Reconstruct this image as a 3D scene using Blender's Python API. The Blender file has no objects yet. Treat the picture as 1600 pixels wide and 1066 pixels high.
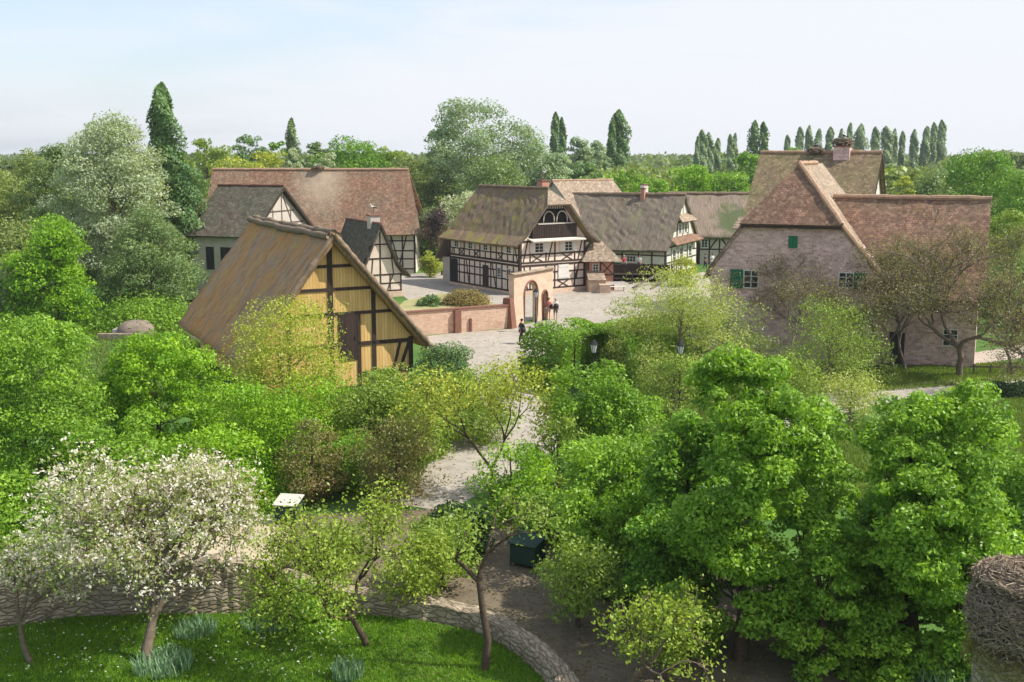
import bpy, math, random
import numpy as np
from mathutils import Vector, Matrix
R = math.radians
SC = bpy.context.scene
COL = SC.collection
random.seed(7)

# ------------------------------------------------------------------ camera, sky, sun, exposure
CAM_H = 13.0
PITCH = math.atan((533 - 242) / 1750.0)
cd = bpy.data.cameras.new('camera')
cam = bpy.data.objects.new('camera', cd); COL.objects.link(cam)
cam.location = (0, 0, CAM_H); cam.rotation_euler = (math.pi / 2 - PITCH, 0, 0)
cd.sensor_width = 36; cd.lens = 36 * 1750 / 1600.0
cd.clip_start = 0.5; cd.clip_end = 6000
SC.camera = cam

SUN_EL, SUN_AZ = 49.0, -5.0          # azimuth measured from +x, negative towards the camera side
w = bpy.data.worlds.new('World'); SC.world = w; w.use_nodes = True
nt = w.node_tree; nt.nodes.clear()
def WN(t): return nt.nodes.new(t)
out = WN('ShaderNodeOutputWorld'); bg = WN('ShaderNodeBackground'); bg.inputs[1].default_value = 0.15
sky = WN('ShaderNodeTexSky'); sky.sky_type = 'NISHITA'; sky.sun_disc = False
sky.sun_elevation = R(SUN_EL); sky.sun_rotation = R(90 - SUN_AZ)
sky.air_density = 1.0; sky.dust_density = 2.0; sky.ozone_density = 1.5; sky.altitude = 200
tc = WN('ShaderNodeTexCoord'); mp = WN('ShaderNodeMapping'); mp.inputs['Scale'].default_value = (1.0, 1.0, 7.0)
mp.inputs['Rotation'].default_value = (0, R(4), R(20))
nz = WN('ShaderNodeTexNoise'); nz.inputs['Scale'].default_value = 2.3; nz.inputs['Detail'].default_value = 7; nz.inputs['Roughness'].default_value = 0.55
nz.inputs['Distortion'].default_value = 0.6
rp = WN('ShaderNodeMapRange'); rp.inputs['From Min'].default_value = 0.34; rp.inputs['From Max'].default_value = 0.80
rp.inputs['To Min'].default_value = 0.42; rp.inputs['To Max'].default_value = 0.95; rp.interpolation_type = 'SMOOTHSTEP'
sep = WN('ShaderNodeSeparateXYZ'); ad = WN('ShaderNodeMath'); ad.operation = 'MULTIPLY_ADD'; ad.inputs[1].default_value = 0.5
lo = WN('ShaderNodeMapRange'); lo.inputs['From Min'].default_value = 0.20; lo.inputs['From Max'].default_value = 0.02; lo.inputs['To Max'].default_value = 0.30
ad2 = WN('ShaderNodeMath'); ad2.operation = 'ADD'
mx = WN('ShaderNodeMix'); mx.data_type = 'RGBA'
cm = WN('ShaderNodeMix'); cm.data_type = 'RGBA'; cm.inputs['A'].default_value = (3.9, 4.6, 5.5, 1); cm.inputs['B'].default_value = (4.5, 4.6, 4.85, 1)
nt.links.new(rp.outputs[0], cm.inputs['Factor']); nt.links.new(cm.outputs['Result'], mx.inputs['B'])
nt.links.new(tc.outputs['Generated'], mp.inputs[0]); nt.links.new(mp.outputs[0], nz.inputs[0])
nt.links.new(tc.outputs['Generated'], sep.inputs[0]); nt.links.new(sep.outputs['X'], ad.inputs[0]); nt.links.new(nz.outputs[0], ad.inputs[2])
nt.links.new(sep.outputs['Z'], lo.inputs[0]); nt.links.new(ad.outputs[0], ad2.inputs[0]); nt.links.new(lo.outputs[0], ad2.inputs[1])
nt.links.new(ad2.outputs[0], rp.inputs[0]); nt.links.new(rp.outputs[0], mx.inputs['Factor']); nt.links.new(sky.outputs[0], mx.inputs['A'])
nt.links.new(mx.outputs['Result'], bg.inputs[0]); nt.links.new(bg.outputs[0], out.inputs[0])

sd = bpy.data.lights.new('sun', 'SUN'); sd.energy = 4.6; sd.angle = R(0.6); sd.color = (1.0, 0.95, 0.86)
so = bpy.data.objects.new('sun', sd); COL.objects.link(so); so.location = (60, -20, 80)
sdir = Vector((math.cos(R(SUN_EL)) * math.cos(R(SUN_AZ)), math.cos(R(SUN_EL)) * math.sin(R(SUN_AZ)), math.sin(R(SUN_EL))))
so.rotation_euler = sdir.to_track_quat('Z', 'Y').to_euler()
SC.view_settings.view_transform = 'Standard'; SC.view_settings.look = 'None'
SC.view_settings.gamma = 1.0; SC.view_settings.exposure = 0.45; SC.view_settings.use_curve_mapping = False
SC.render.engine = 'CYCLES'
SC.cycles.max_bounces = 5; SC.cycles.diffuse_bounces = 3; SC.cycles.glossy_bounces = 2
SC.cycles.transmission_bounces = 3; SC.cycles.transparent_max_bounces = 4; SC.cycles.caustics_reflective = False
SC.cycles.caustics_refractive = False

# ------------------------------------------------------------------ where things stand (metres)
def ray(px, py):
    x = (px - 800) / 1750.0; y = -(py - 533) / 1750.0
    return np.array([x, math.cos(PITCH) + y * math.sin(PITCH), -math.sin(PITCH) + y * math.cos(PITCH)])
def G(px, py, z=0.0):
    r = ray(px, py); t = (z - CAM_H) / r[2]; return np.array([r[0] * t, r[1] * t, z])
def AT(px, py, D):
    r = ray(px, py); t = D / r[1]; return np.array([r[0] * t, D, CAM_H + r[2] * t])
def mscale(D, z): return (D * math.cos(PITCH) + (CAM_H - z) * math.sin(PITCH)) / 1750.0   # metres per photo pixel

# ------------------------------------------------------------------ object bookkeeping
def setp(o, label=None, cat=None, group=None, kind=None):
    if label: o['label'] = label
    if cat: o['category'] = cat
    if group: o['group'] = group
    if kind: o['kind'] = kind
    return o
def thing(name, label, cat, loc=(0, 0, 0), rz=0.0, group=None):
    o = bpy.data.objects.new(name, None); COL.objects.link(o); o.empty_display_size = 0.3
    o.location = tuple(float(v) for v in loc); o.rotation_euler = (0, 0, rz)
    return setp(o, label, cat, group)

class MB:
    def __init__(s): s.v = []; s.f = []; s.uv = {}
    def add(s, vs, fs, uvs=None):
        b = len(s.v); s.v += [tuple(map(float, v)) for v in vs]
        for k, f in enumerate(fs):
            if uvs is not None: s.uv[len(s.f)] = uvs[k]
            s.f.append(tuple(i + b for i in f))
    def box(s, x0, x1, y0, y1, z0, z1, rz=0, c=None):
        vs = [(x, y, z) for z in (z0, z1) for x, y in ((x0, y0), (x1, y0), (x1, y1), (x0, y1))]
        if rz:
            cx, cy = c if c else ((x0 + x1) / 2, (y0 + y1) / 2); ca, sa = math.cos(rz), math.sin(rz)
            vs = [(cx + (x - cx) * ca - (y - cy) * sa, cy + (x - cx) * sa + (y - cy) * ca, z) for x, y, z in vs]
        s.add(vs, [(3, 2, 1, 0), (4, 5, 6, 7), (0, 1, 5, 4), (1, 2, 6, 5), (2, 3, 7, 6), (3, 0, 4, 7)])
    def beam(s, a, b, wd, dp, n):
        """bar from a to b, wd wide in its plane, standing dp out along n (from 1 cm inside)"""
        a = Vector(a); b = Vector(b); n = Vector(n).normalized(); d = (b - a).normalized(); q = n.cross(d).normalized() * wd / 2
        i = -n * 0.02; o = n * dp
        vs = [a - q + i, a + q + i, a + q + o, a - q + o, b - q + i, b + q + i, b + q + o, b - q + o]
        s.add(vs, [(0, 1, 2, 3), (7, 6, 5, 4), (0, 4, 5, 1), (1, 5, 6, 2), (2, 6, 7, 3), (3, 7, 4, 0)])
    def tube(s, pts, rad, n=6, cap=True):
        P = [Vector(p) for p in pts]; m = len(P)
        if not hasattr(rad, '__len__'): rad = [rad] * m
        t = (P[-1] - P[0]).normalized(); ref = Vector((0, 0, 1)) if abs(t.z) < 0.9 else Vector((1, 0, 0))
        b = len(s.v)
        for i in range(m):
            d = (P[min(i + 1, m - 1)] - P[max(i - 1, 0)]).normalized()
            u = d.cross(ref).normalized(); v = d.cross(u)
            for k in range(n):
                a = 2 * math.pi * k / n; s.v.append(tuple(P[i] + (u * math.cos(a) + v * math.sin(a)) * rad[i]))
        for i in range(m - 1):
            for k in range(n):
                k2 = (k + 1) % n
                s.f.append((b + i * n + k, b + i * n + k2, b + (i + 1) * n + k2, b + (i + 1) * n + k))
        if cap and n > 2:
            s.f.append(tuple(b + k for k in range(n))); s.f.append(tuple(b + (m - 1) * n + k for k in reversed(range(n))))
    def poly(s, pts, th, up=(0, 0, 1)):
        """flat polygon with thickness th below it"""
        P = [Vector(p) for p in pts]; n = (P[1] - P[0]).cross(P[2] - P[0]).normalized()
        if n.dot(Vector(up)) < 0: P.reverse(); n = -n
        m = len(P); Q = [p - n * th for p in P]
        s.add(P + Q, [tuple(range(m)), tuple(range(2 * m - 1, m - 1, -1))] + [(i, i + m, (i + 1) % m + m, (i + 1) % m) for i in range(m)])
    def revolve(s, prof, n=16, c=(0, 0, 0), jit=0, rng=None):
        b = len(s.v); m = len(prof)
        for r, z in prof:
            for k in range(n):
                a = 2 * math.pi * k / n; rr = r * (1 + (rng.uniform(-jit, jit) if rng else 0))
                s.v.append((c[0] + rr * math.cos(a), c[1] + rr * math.sin(a), c[2] + z))
        for i in range(m - 1):
            for k in range(n):
                k2 = (k + 1) % n; s.f.append((b + i * n + k, b + i * n + k2, b + (i + 1) * n + k2, b + (i + 1) * n + k))
        s.f.append(tuple(b + k for k in reversed(range(n)))); s.f.append(tuple(b + (m - 1) * n + k for k in range(n)))
    def build(s, name, mat, parent=None, smooth=False):
        me = bpy.data.meshes.new(name); me.from_pydata(s.v, [], s.f)
        V = s.v; uvl = me.uv_layers.new(name='UVMap'); data = np.zeros(len(me.loops) * 2, np.float32); li = 0
        for k, f in enumerate(s.f):
            if k in s.uv:
                for q in s.uv[k]: data[2 * li] = q[0]; data[2 * li + 1] = q[1]; li += 1
                continue
            p0 = V[f[0]]; nx = ny = nz_ = 0.0; m = len(f)
            for i in range(m):
                a = V[f[i]]; b = V[f[(i + 1) % m]]
                nx += (a[1] - b[1]) * (a[2] + b[2]); ny += (a[2] - b[2]) * (a[0] + b[0]); nz_ += (a[0] - b[0]) * (a[1] + b[1])
            l = math.sqrt(nx * nx + ny * ny + nz_ * nz_) or 1; nx /= l; ny /= l; nz_ /= l; h = math.hypot(nx, ny)
            if h < 0.05: ux, uy = 1, 0; vx, vy, vz = 0, 1, 0
            else: ux, uy = -ny / h, nx / h; vx, vy, vz = -nz_ * uy, nz_ * ux, nx * uy - ny * ux
            for i in f:
                p = V[i]; data[2 * li] = ux * p[0] + uy * p[1]; data[2 * li + 1] = vx * p[0] + vy * p[1] + vz * p[2]; li += 1
        uvl.data.foreach_set('uv', data)
        if smooth: me.polygons.foreach_set('use_smooth', [True] * len(me.polygons))
        me.materials.append(mat); o = bpy.data.objects.new(name, me); COL.objects.link(o)
        if parent: o.parent = parent
        return o

# ------------------------------------------------------------------ materials
def new_mat(name):
    m = bpy.data.materials.new(name); m.use_nodes = True; t = m.node_tree; b = t.nodes['Principled BSDF']
    b.inputs['Roughness'].default_value = 0.85; b.inputs['Specular IOR Level'].default_value = 0.25
    return m, t, b
def nd(t, ty, ins=None, **kw):
    n = t.nodes.new(ty)
    for k, v in kw.items(): setattr(n, k, v)
    for k, v in (ins or {}).items():
        if isinstance(v, bpy.types.NodeSocket): t.links.new(v, n.inputs[k])
        else: n.inputs[k].default_value = v
    return n
def c4(c): return (c[0], c[1], c[2], 1)
def noise(t, vec, scale, detail=4, rough=0.6, dist=0):
    return nd(t, 'ShaderNodeTexNoise', {'Vector': vec, 'Scale': scale, 'Detail': detail, 'Roughness': rough, 'Distortion': dist}).outputs[0]
def ramp(t, fac, stops):
    n = t.nodes.new('ShaderNodeValToRGB'); t.links.new(fac, n.inputs[0]); e = n.color_ramp.elements
    while len(e) < len(stops): e.new(0.5)
    for i, (p, c) in enumerate(stops): e[i].position = p; e[i].color = c4(c) if hasattr(c, '__len__') else (c, c, c, 1)
    return n.outputs[0]
def mixc(t, f, a, b, mode='MIX'):
    n = t.nodes.new('ShaderNodeMix'); n.data_type = 'RGBA'; n.blend_type = mode
    for k, v in (('Factor', f), ('A', a), ('B', b)):
        if isinstance(v, bpy.types.NodeSocket): t.links.new(v, n.inputs[k])
        else: n.inputs[k].default_value = v if k == 'Factor' else c4(v)
    return n.outputs['Result']
def mapping(t, src, sc=(1, 1, 1), rot=(0, 0, 0)):
    return nd(t, 'ShaderNodeMapping', {'Vector': src, 'Scale': sc, 'Rotation': rot}).outputs[0]
def bump(t, b, h, strength=0.5, dist=0.03):
    n = nd(t, 'ShaderNodeBump', {'Height': h, 'Strength': strength, 'Distance': dist}); t.links.new(n.outputs[0], b.inputs['Normal'])
def tex(t, which): return t.nodes.new('ShaderNodeTexCoord').outputs[which]

def m_plain(name, c1, c2=None, scale=3.0, rough=0.85, bmp=0.3, detail=5):
    m, t, b = new_mat(name); o = tex(t, 'Object'); c2 = c2 or tuple(x * 0.7 for x in c1)
    n = noise(t, o, scale, detail); t.links.new(ramp(t, n, [(0.3, c1), (0.72, c2)]), b.inputs['Base Color'])
    b.inputs['Roughness'].default_value = rough
    if bmp: bump(t, b, noise(t, o, scale * 6, 4), bmp, 0.02)
    return m
def m_tile(name, c1, c2, c3, moss, mossamt=0.5, patch=None):
    m, t, b = new_mat(name); uv = tex(t, 'UV'); ob = tex(t, 'Object')
    br = nd(t, 'ShaderNodeTexBrick', {'Vector': uv, 'Color1': c4(c1), 'Color2': c4(c2), 'Mortar': c4([x * 0.35 for x in c1]), 'Scale': 1.0,
            'Mortar Size': 0.012, 'Mortar Smooth': 0.3, 'Bias': 0.0, 'Brick Width': 0.19, 'Row Height': 0.17})
    col = br.outputs['Color']
    n1 = noise(t, ob, 0.35, 6, 0.7); col = mixc(t, ramp(t, n1, [(0.38, 0.0), (0.62, 1.0)]), col, c3)
    vo = nd(t, 'ShaderNodeSeparateColor', {0: nd(t, 'ShaderNodeTexVoronoi', {'Vector': mapping(t, uv, (5.2, 5.8, 1)), 'Scale': 1.0}).outputs['Color']}).outputs[0]
    col = mixc(t, 1.0, col, ramp(t, vo, [(0.0, 0.62), (0.7, 1.0), (1.0, 1.45)]), 'MULTIPLY')
    n2 = noise(t, ob, 2.6, 6, 0.75); col = mixc(t, ramp(t, n2, [(0.62 - mossamt * 0.2, 0.0), (0.78 - mossamt * 0.15, 0.75)]), col, moss)
    n3 = noise(t, mapping(t, uv, (1.6, 0.12, 1)), 1.0, 4, 0.6); col = mixc(t, ramp(t, n3, [(0.45, 0.0), (0.75, 0.45)]), col, [x * 0.45 for x in c1])
    if patch:
        (px_, py_, pz_), rad, pc = patch
        d = nd(t, 'ShaderNodeVectorMath', {0: mapping(t, ob, (1, 0.55, 0.75)), 1: (px_, py_ * 0.55, pz_ * 0.75)}, operation='DISTANCE').outputs['Value']
        dn = nd(t, 'ShaderNodeMath', {0: d, 1: nd(t, 'ShaderNodeMath', {0: noise(t, ob, 0.9, 8, 0.8), 1: 5.0}, operation='MULTIPLY').outputs[0]}, operation='ADD').outputs[0]
        col = mixc(t, ramp(t, nd(t, 'ShaderNodeMath', {0: dn, 1: rad}, operation='DIVIDE').outputs[0], [(0.35, 0.75), (1.0, 0.0)]), col, pc)
    t.links.new(col, b.inputs['Base Color']); bump(t, b, br.outputs['Fac'], -0.6, 0.03)
    return m
def m_thatch(name, c1, c2, c3, moss=None, mossamt=0.3, patch=None):
    m, t, b = new_mat(name); uv = tex(t, 'UV'); ob = tex(t, 'Object')
    n = noise(t, mapping(t, uv, (11, 0.7, 1)), 1.0, 9, 0.8, 0.5)
    col = ramp(t, n, [(0.32, [x * 0.3 for x in c1]), (0.45, c1), (0.55, [(a + b_) / 2 for a, b_ in zip(c1, c3)]), (0.7, c3)])
    n1 = noise(t, mapping(t, uv, (0.45, 0.3, 1)), 1.0, 8, 0.75, 0.8); col = mixc(t, ramp(t, n1, [(0.44, 0.0), (0.58, 0.75)]), col, c2)
    n4 = noise(t, mapping(t, uv, (2.2, 0.5, 1)), 1.0, 7, 0.8, 0.6); col = mixc(t, ramp(t, n4, [(0.5, 0.0), (0.68, 0.7)]), col, [c1[0] * 0.42, c1[1] * 0.38, c1[2] * 0.36])
    if moss:
        n2 = noise(t, ob, 0.55, 9, 0.78); col = mixc(t, ramp(t, n2, [(0.58 - mossamt * 0.3, 0.0), (0.66 - mossamt * 0.2, 0.85)]), col, moss)
    if patch:
        d = nd(t, 'ShaderNodeVectorMath', {0: ob, 1: patch[0]}, operation='DISTANCE').outputs['Value']; dn = nd(t, 'ShaderNodeMath', {0: d, 1: noise(t, ob, 0.9, 6)}, operation='MULTIPLY').outputs[0]
        col = mixc(t, ramp(t, nd(t, 'ShaderNodeMath', {0: dn, 1: patch[1]}, operation='DIVIDE').outputs[0], [(0.35, 0.9), (0.6, 0.0)]), col, patch[2])
    t.links.new(col, b.inputs['Base Color']); b.inputs['Roughness'].default_value = 0.95
    bump(t, b, nd(t, 'ShaderNodeMath', {0: n, 1: n4}, operation='ADD').outputs[0], 1.0, 0.15)
    return m
def m_brick(name, c1, c2, mort, bw=0.3, rh=0.12, ms=0.015, dist=0.0, stain=0.4):
    m, t, b = new_mat(name); uv = tex(t, 'UV'); ob = tex(t, 'Object'); v = uv
    if dist:
        nn = nd(t, 'ShaderNodeTexNoise', {'Vector': uv, 'Scale': 2.0}).outputs['Color']
        sc_ = nd(t, 'ShaderNodeVectorMath', {0: nn, 'Scale': dist}, operation='SCALE').outputs[0]
        v = nd(t, 'ShaderNodeVectorMath', {0: uv, 1: sc_}, operation='ADD').outputs[0]
    br = nd(t, 'ShaderNodeTexBrick', {'Vector': v, 'Color1': c4(c1), 'Color2': c4(c2), 'Mortar': c4(mort), 'Scale': 1.0, 'Mortar Size': ms,
            'Mortar Smooth': 0.4, 'Bias': 0.0, 'Brick Width': bw, 'Row Height': rh})
    col = br.outputs['Color']; n1 = noise(t, ob, 1.6, 7, 0.75)
    col = mixc(t, ramp(t, n1, [(0.4, 0.0), (0.75, stain)]), col, [x * 0.4 for x in c1])
    n2 = noise(t, ob, 7, 4, 0.8); col = mixc(t, ramp(t, n2, [(0.5, 0.0), (0.7, 0.5)]), col, [min(1, x * 1.35) for x in c2])
    t.links.new(col, b.inputs['Base Color']); bump(t, b, br.outputs['Fac'], -0.5, 0.03)
    return m
def m_boards(name, c1, c2, wd=0.16):
    m, t, b = new_mat(name); uv = tex(t, 'UV')
    br = nd(t, 'ShaderNodeTexBrick', {'Vector': mapping(t, uv, (1, 1, 1)), 'Color1': c4(c1), 'Color2': c4(c2), 'Mortar': c4([x * 0.3 for x in c1]), 'Scale': 1.0,
            'Mortar Size': 0.008, 'Mortar Smooth': 0.2, 'Bias': 0.0, 'Brick Width': wd, 'Row Height': 30.0}, offset=0.0)
    n1 = noise(t, mapping(t, uv, (6, 0.7, 1)), 1.0, 6, 0.7)
    col = mixc(t, ramp(t, n1, [(0.35, 0.0), (0.75, 0.6)]), br.outputs['Color'], [x * 0.6 for x in c1])
    t.links.new(col, b.inputs['Base Color']); bump(t, b, br.outputs['Fac'], -0.4, 0.02)
    return m
def m_leaf(name, c1, c2, c3=None, trans=0.34, rough=0.45, big=0.15):
    """per-leaf tint between c1 and c2, drifting to c3 over a few metres"""
    m, t, b = new_mat(name); at = nd(t, 'ShaderNodeAttribute', attribute_name='tint').outputs['Fac']
    col = ramp(t, at, [(0.0, c1), (1.0, c2)])
    if c3: col = mixc(t, ramp(t, noise(t, tex(t, 'Object'), big, 3), [(0.42, 0.0), (0.62, 0.75)]), col, c3)
    t.links.new(col, b.inputs['Base Color']); b.inputs['Roughness'].default_value = rough; b.inputs['Specular IOR Level'].default_value = 0.28
    tr = nd(t, 'ShaderNodeBsdfTranslucent', {'Color': mixc(t, 1.0, col, (1.25, 1.2, 0.35), 'MULTIPLY')})
    mx_ = nd(t, 'ShaderNodeMixShader', {0: trans}); t.links.new(b.outputs[0], mx_.inputs[1]); t.links.new(tr.outputs[0], mx_.inputs[2])
    t.links.new(mx_.outputs[0], t.nodes['Material Output'].inputs[0])
    return m

M = {}
M['thatch_barn'] = m_thatch('thatch_barn', (0.43, 0.27, 0.155), (0.66, 0.31, 0.085), (0.70, 0.51, 0.34), (0.58, 0.40, 0.10), 0.12)
M['thatch_grey'] = m_thatch('thatch_grey', (0.18, 0.13, 0.085), (0.28, 0.18, 0.10), (0.35, 0.27, 0.185), (0.27, 0.25, 0.045), 0.25)
M['thatch_dark'] = m_thatch('thatch_dark', (0.155, 0.125, 0.095), (0.23, 0.18, 0.13), (0.31, 0.26, 0.20), (0.2, 0.21, 0.09), 0.1)
M['thatch_mossy'] = m_thatch('thatch_mossy', (0.22, 0.17, 0.13), (0.30, 0.23, 0.17), (0.44, 0.34, 0.27), (0.16, 0.18, 0.06), 0.1, ((7.6, 1.4, 4.8), 2.5, (0.10, 0.135, 0.055)))
M['tile_red'] = m_tile('tile_red', (0.225, 0.115, 0.072), (0.32, 0.175, 0.112), (0.20, 0.14, 0.09), (0.27, 0.20, 0.13), 0.5, ((-10.6 + 22.9, 4.2, 10), 6.2, (0.44, 0.36, 0.26)))
M['tile_dark'] = m_tile('tile_dark', (0.105, 0.085, 0.068), (0.15, 0.12, 0.095), (0.09, 0.09, 0.06), (0.10, 0.12, 0.04), 0.4)
M['tile_moss'] = m_tile('tile_moss', (0.23, 0.155, 0.10), (0.31, 0.21, 0.14), (0.20, 0.165, 0.08), (0.19, 0.17, 0.07), 0.7)
M['tile_light'] = m_tile('tile_light', (0.32, 0.235, 0.17), (0.40, 0.305, 0.22), (0.34, 0.265, 0.19), (0.29, 0.25, 0.17), 0.3)
M['tile_stone'] = m_tile('tile_stone', (0.235, 0.125, 0.085), (0.33, 0.185, 0.125), (0.21, 0.14, 0.09), (0.27, 0.20, 0.12), 0.35)
M['ridge'] = m_plain('ridge_tile', (0.46, 0.30, 0.20), (0.30, 0.18, 0.12), 5)
M['ridge_thatch'] = m_plain('ridge_thatch', (0.28, 0.20, 0.13), (0.13, 0.095, 0.065), 4, bmp=0.9)
M['timber'] = m_plain('timber', (0.035, 0.022, 0.017), (0.065, 0.045, 0.034), 6)
M['timber_grey'] = m_plain('timber_grey', (0.16, 0.125, 0.095), (0.08, 0.06, 0.045), 5)
M['dark_wood'] = m_boards('dark_wood', (0.045, 0.030, 0.024), (0.07, 0.045, 0.035), 0.14)
M['plaster'] = m_plain('plaster', (0.78, 0.68, 0.58), (0.62, 0.53, 0.44), 1.5, bmp=0.4)
M['plaster_pink'] = m_plain('plaster_pink', (0.80, 0.67, 0.57), (0.66, 0.53, 0.44), 1.5, bmp=0.4)
M['plaster_grey'] = m_plain('plaster_grey', (0.56, 0.50, 0.44), (0.44, 0.39, 0.34), 1.2, bmp=0.4)
M['plaster_white'] = m_plain('plaster_white', (0.75, 0.70, 0.62), (0.6, 0.55, 0.48), 1.2, bmp=0.3)
M['yellow_boards'] = m_boards('yellow_boards', (0.72, 0.44, 0.15), (0.82, 0.55, 0.23), 0.17)
M['stone'] = m_brick('stone_wall', (0.46, 0.29, 0.255), (0.80, 0.54, 0.49), (0.66, 0.50, 0.46), 0.34, 0.15, 0.016, 0.22, 0.6)
M['sandstone'] = m_brick('sandstone', (0.54, 0.39, 0.28), (0.66, 0.49, 0.37), (0.56, 0.47, 0.37), 0.6, 0.3, 0.012, 0.1, 0.15)
M['brick'] = m_brick('brick', (0.48, 0.27, 0.185), (0.64, 0.44, 0.32), (0.6, 0.48, 0.38), 0.34, 0.13, 0.02, 0.08, 0.25)
M['redbrick'] = m_brick('red_brick', (0.38, 0.12, 0.07), (0.5, 0.2, 0.12), (0.55, 0.42, 0.34), 0.25, 0.09, 0.014, 0.03, 0.2)
M['coping'] = m_plain('coping', (0.26, 0.12, 0.08), (0.16, 0.08, 0.06), 4)
M['white_paint'] = m_plain('white_paint', (0.74, 0.71, 0.66), (0.6, 0.57, 0.52), 4, 0.6, 0.1)
M['green_paint'] = m_boards('green_paint', (0.015, 0.16, 0.075), (0.02, 0.19, 0.09), 0.12)
M['glass'] = m_plain('window_glass', (0.02, 0.022, 0.025), (0.035, 0.04, 0.045), 1.0, 0.12, 0)
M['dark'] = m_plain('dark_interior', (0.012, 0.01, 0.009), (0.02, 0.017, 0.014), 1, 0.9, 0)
M['bark'] = m_plain('bark', (0.12, 0.085, 0.06), (0.06, 0.042, 0.03), 9, 0.95, 0.9)
M['bark_light'] = m_plain('bark_light', (0.24, 0.19, 0.14), (0.12, 0.09, 0.065), 9, 0.95, 0.9)
M['bark_grey'] = m_plain('bark_grey', (0.17, 0.145, 0.12), (0.09, 0.075, 0.06), 9, 0.95, 0.9)
M['canvas_green'] = m_plain('canvas_green', (0.012, 0.050, 0.036), (0.03, 0.055, 0.04), 5, 0.75, 0.3)
M['canvas_pale'] = m_plain('canvas_pale', (0.62, 0.58, 0.5), (0.5, 0.45, 0.38), 3, 0.8, 0.3)
M['twig'] = m_plain('twigs', (0.42, 0.33, 0.235), (0.13, 0.095, 0.065), 9, 0.95, 0.5)
M['nest_core'] = m_plain('nest_core', (0.14, 0.105, 0.075), (0.06, 0.045, 0.035), 14, 0.95, 0.9)
M['nest_straw'] = m_plain('nest_straw', (0.30, 0.235, 0.15), (0.19, 0.14, 0.085), 10, 0.95, 0.9)
M['iron'] = m_plain('black_iron', (0.015, 0.017, 0.018), (0.03, 0.03, 0.03), 4, 0.5, 0.1)
M['lamp_glass'] = m_plain('lamp_glass', (0.62, 0.66, 0.66), (0.5, 0.55, 0.55), 2, 0.2, 0)
M['skin'] = m_plain('skin', (0.50, 0.30, 0.21), (0.45, 0.26, 0.18), 3, 0.6, 0)
def flat(name, c, rough=0.8): return m_plain(name, c, tuple(x * 0.8 for x in c), 6, rough, 0.2)
M['mud_dome'] = m_plain('clay', (0.27, 0.21, 0.17), (0.17, 0.13, 0.105), 2.2, 0.95, 0.8)
M['lichen'] = m_plain('lichen_moss', (0.24, 0.22, 0.04), (0.12, 0.13, 0.03), 8, 0.95, 1.0)

# leaves: per-leaf tint
L = {}
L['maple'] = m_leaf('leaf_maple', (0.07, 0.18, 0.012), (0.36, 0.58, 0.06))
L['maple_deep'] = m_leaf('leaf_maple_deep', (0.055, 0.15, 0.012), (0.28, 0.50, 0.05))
L['maple_lime'] = m_leaf('leaf_maple_lime', (0.09, 0.24, 0.008), (0.36, 0.58, 0.035))
L['yellowgreen'] = m_leaf('leaf_yellow_green', (0.22, 0.29, 0.025), (0.54, 0.58, 0.09))
L['mid'] = m_leaf('leaf_mid', (0.11, 0.20, 0.022), (0.38, 0.50, 0.09))
L['feather'] = m_leaf('leaf_feathery', (0.24, 0.31, 0.06), (0.60, 0.66, 0.20))
L['saplingleaf'] = m_leaf('leaf_sapling', (0.14, 0.23, 0.02), (0.46, 0.56, 0.09))
L['meadow'] = m_leaf('grass_meadow', (0.10, 0.16, 0.025), (0.25, 0.34, 0.07))
L['olive'] = m_leaf('leaf_olive', (0.16, 0.22, 0.06), (0.34, 0.42, 0.13))
L['silver'] = m_leaf('leaf_silver', (0.24, 0.33, 0.18), (0.58, 0.64, 0.46))
L['willow'] = m_leaf('leaf_willow', (0.11, 0.19, 0.065), (0.30, 0.40, 0.16))
L['poplar'] = m_leaf('leaf_poplar', (0.09, 0.18, 0.06), (0.24, 0.38, 0.14))
L['greypop_hazed'] = m_leaf('leaf_grey_poplar_hazed', (0.18, 0.27, 0.15), (0.44, 0.55, 0.35))  # grey green leaves, with distance haze put into the colour
L['copper'] = m_leaf('leaf_copper', (0.15, 0.17, 0.05), (0.29, 0.27, 0.09), (0.25, 0.17, 0.08), big=0.5)
L['hedge'] = m_leaf('leaf_hedge', (0.06, 0.15, 0.010), (0.27, 0.46, 0.04), (0.28, 0.46, 0.045), big=0.25)
L['bluebush'] = m_leaf('leaf_blue_bush', (0.07, 0.14, 0.05), (0.20, 0.32, 0.11))
L['ivy'] = m_leaf('leaf_ivy', (0.017, 0.050, 0.013), (0.058, 0.121, 0.026))
L['blossom'] = m_leaf('blossom_petals', (0.62, 0.55, 0.50), (0.80, 0.76, 0.72), trans=0.3)
L['blossom_leaf'] = m_leaf('leaf_apple', (0.191, 0.273, 0.062), (0.410, 0.468, 0.148))
L['buds'] = m_leaf('leaf_buds', (0.16, 0.16, 0.075), (0.28, 0.28, 0.13))
L['buds_brown'] = m_leaf('leaf_buds_brown', (0.20, 0.18, 0.085), (0.33, 0.30, 0.15))
L['brownbush'] = m_leaf('leaf_brown_bush', (0.22, 0.17, 0.06), (0.36, 0.30, 0.11))
L['iris'] = m_leaf('leaf_iris', (0.228, 0.372, 0.221), (0.456, 0.600, 0.368))
L['white_green'] = m_leaf('leaf_white_green', (0.260, 0.372, 0.118), (0.600, 0.600, 0.501))
L['purple'] = m_leaf('leaf_purple', (0.07, 0.05, 0.05), (0.14, 0.10, 0.10))
L['grass'] = m_leaf('grass_blades', (0.09, 0.20, 0.012), (0.24, 0.42, 0.04), (0.20, 0.36, 0.03), big=0.6)
L['daisy'] = m_leaf('daisy_white', (0.6, 0.6, 0.5), (0.8, 0.8, 0.75))
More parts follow.
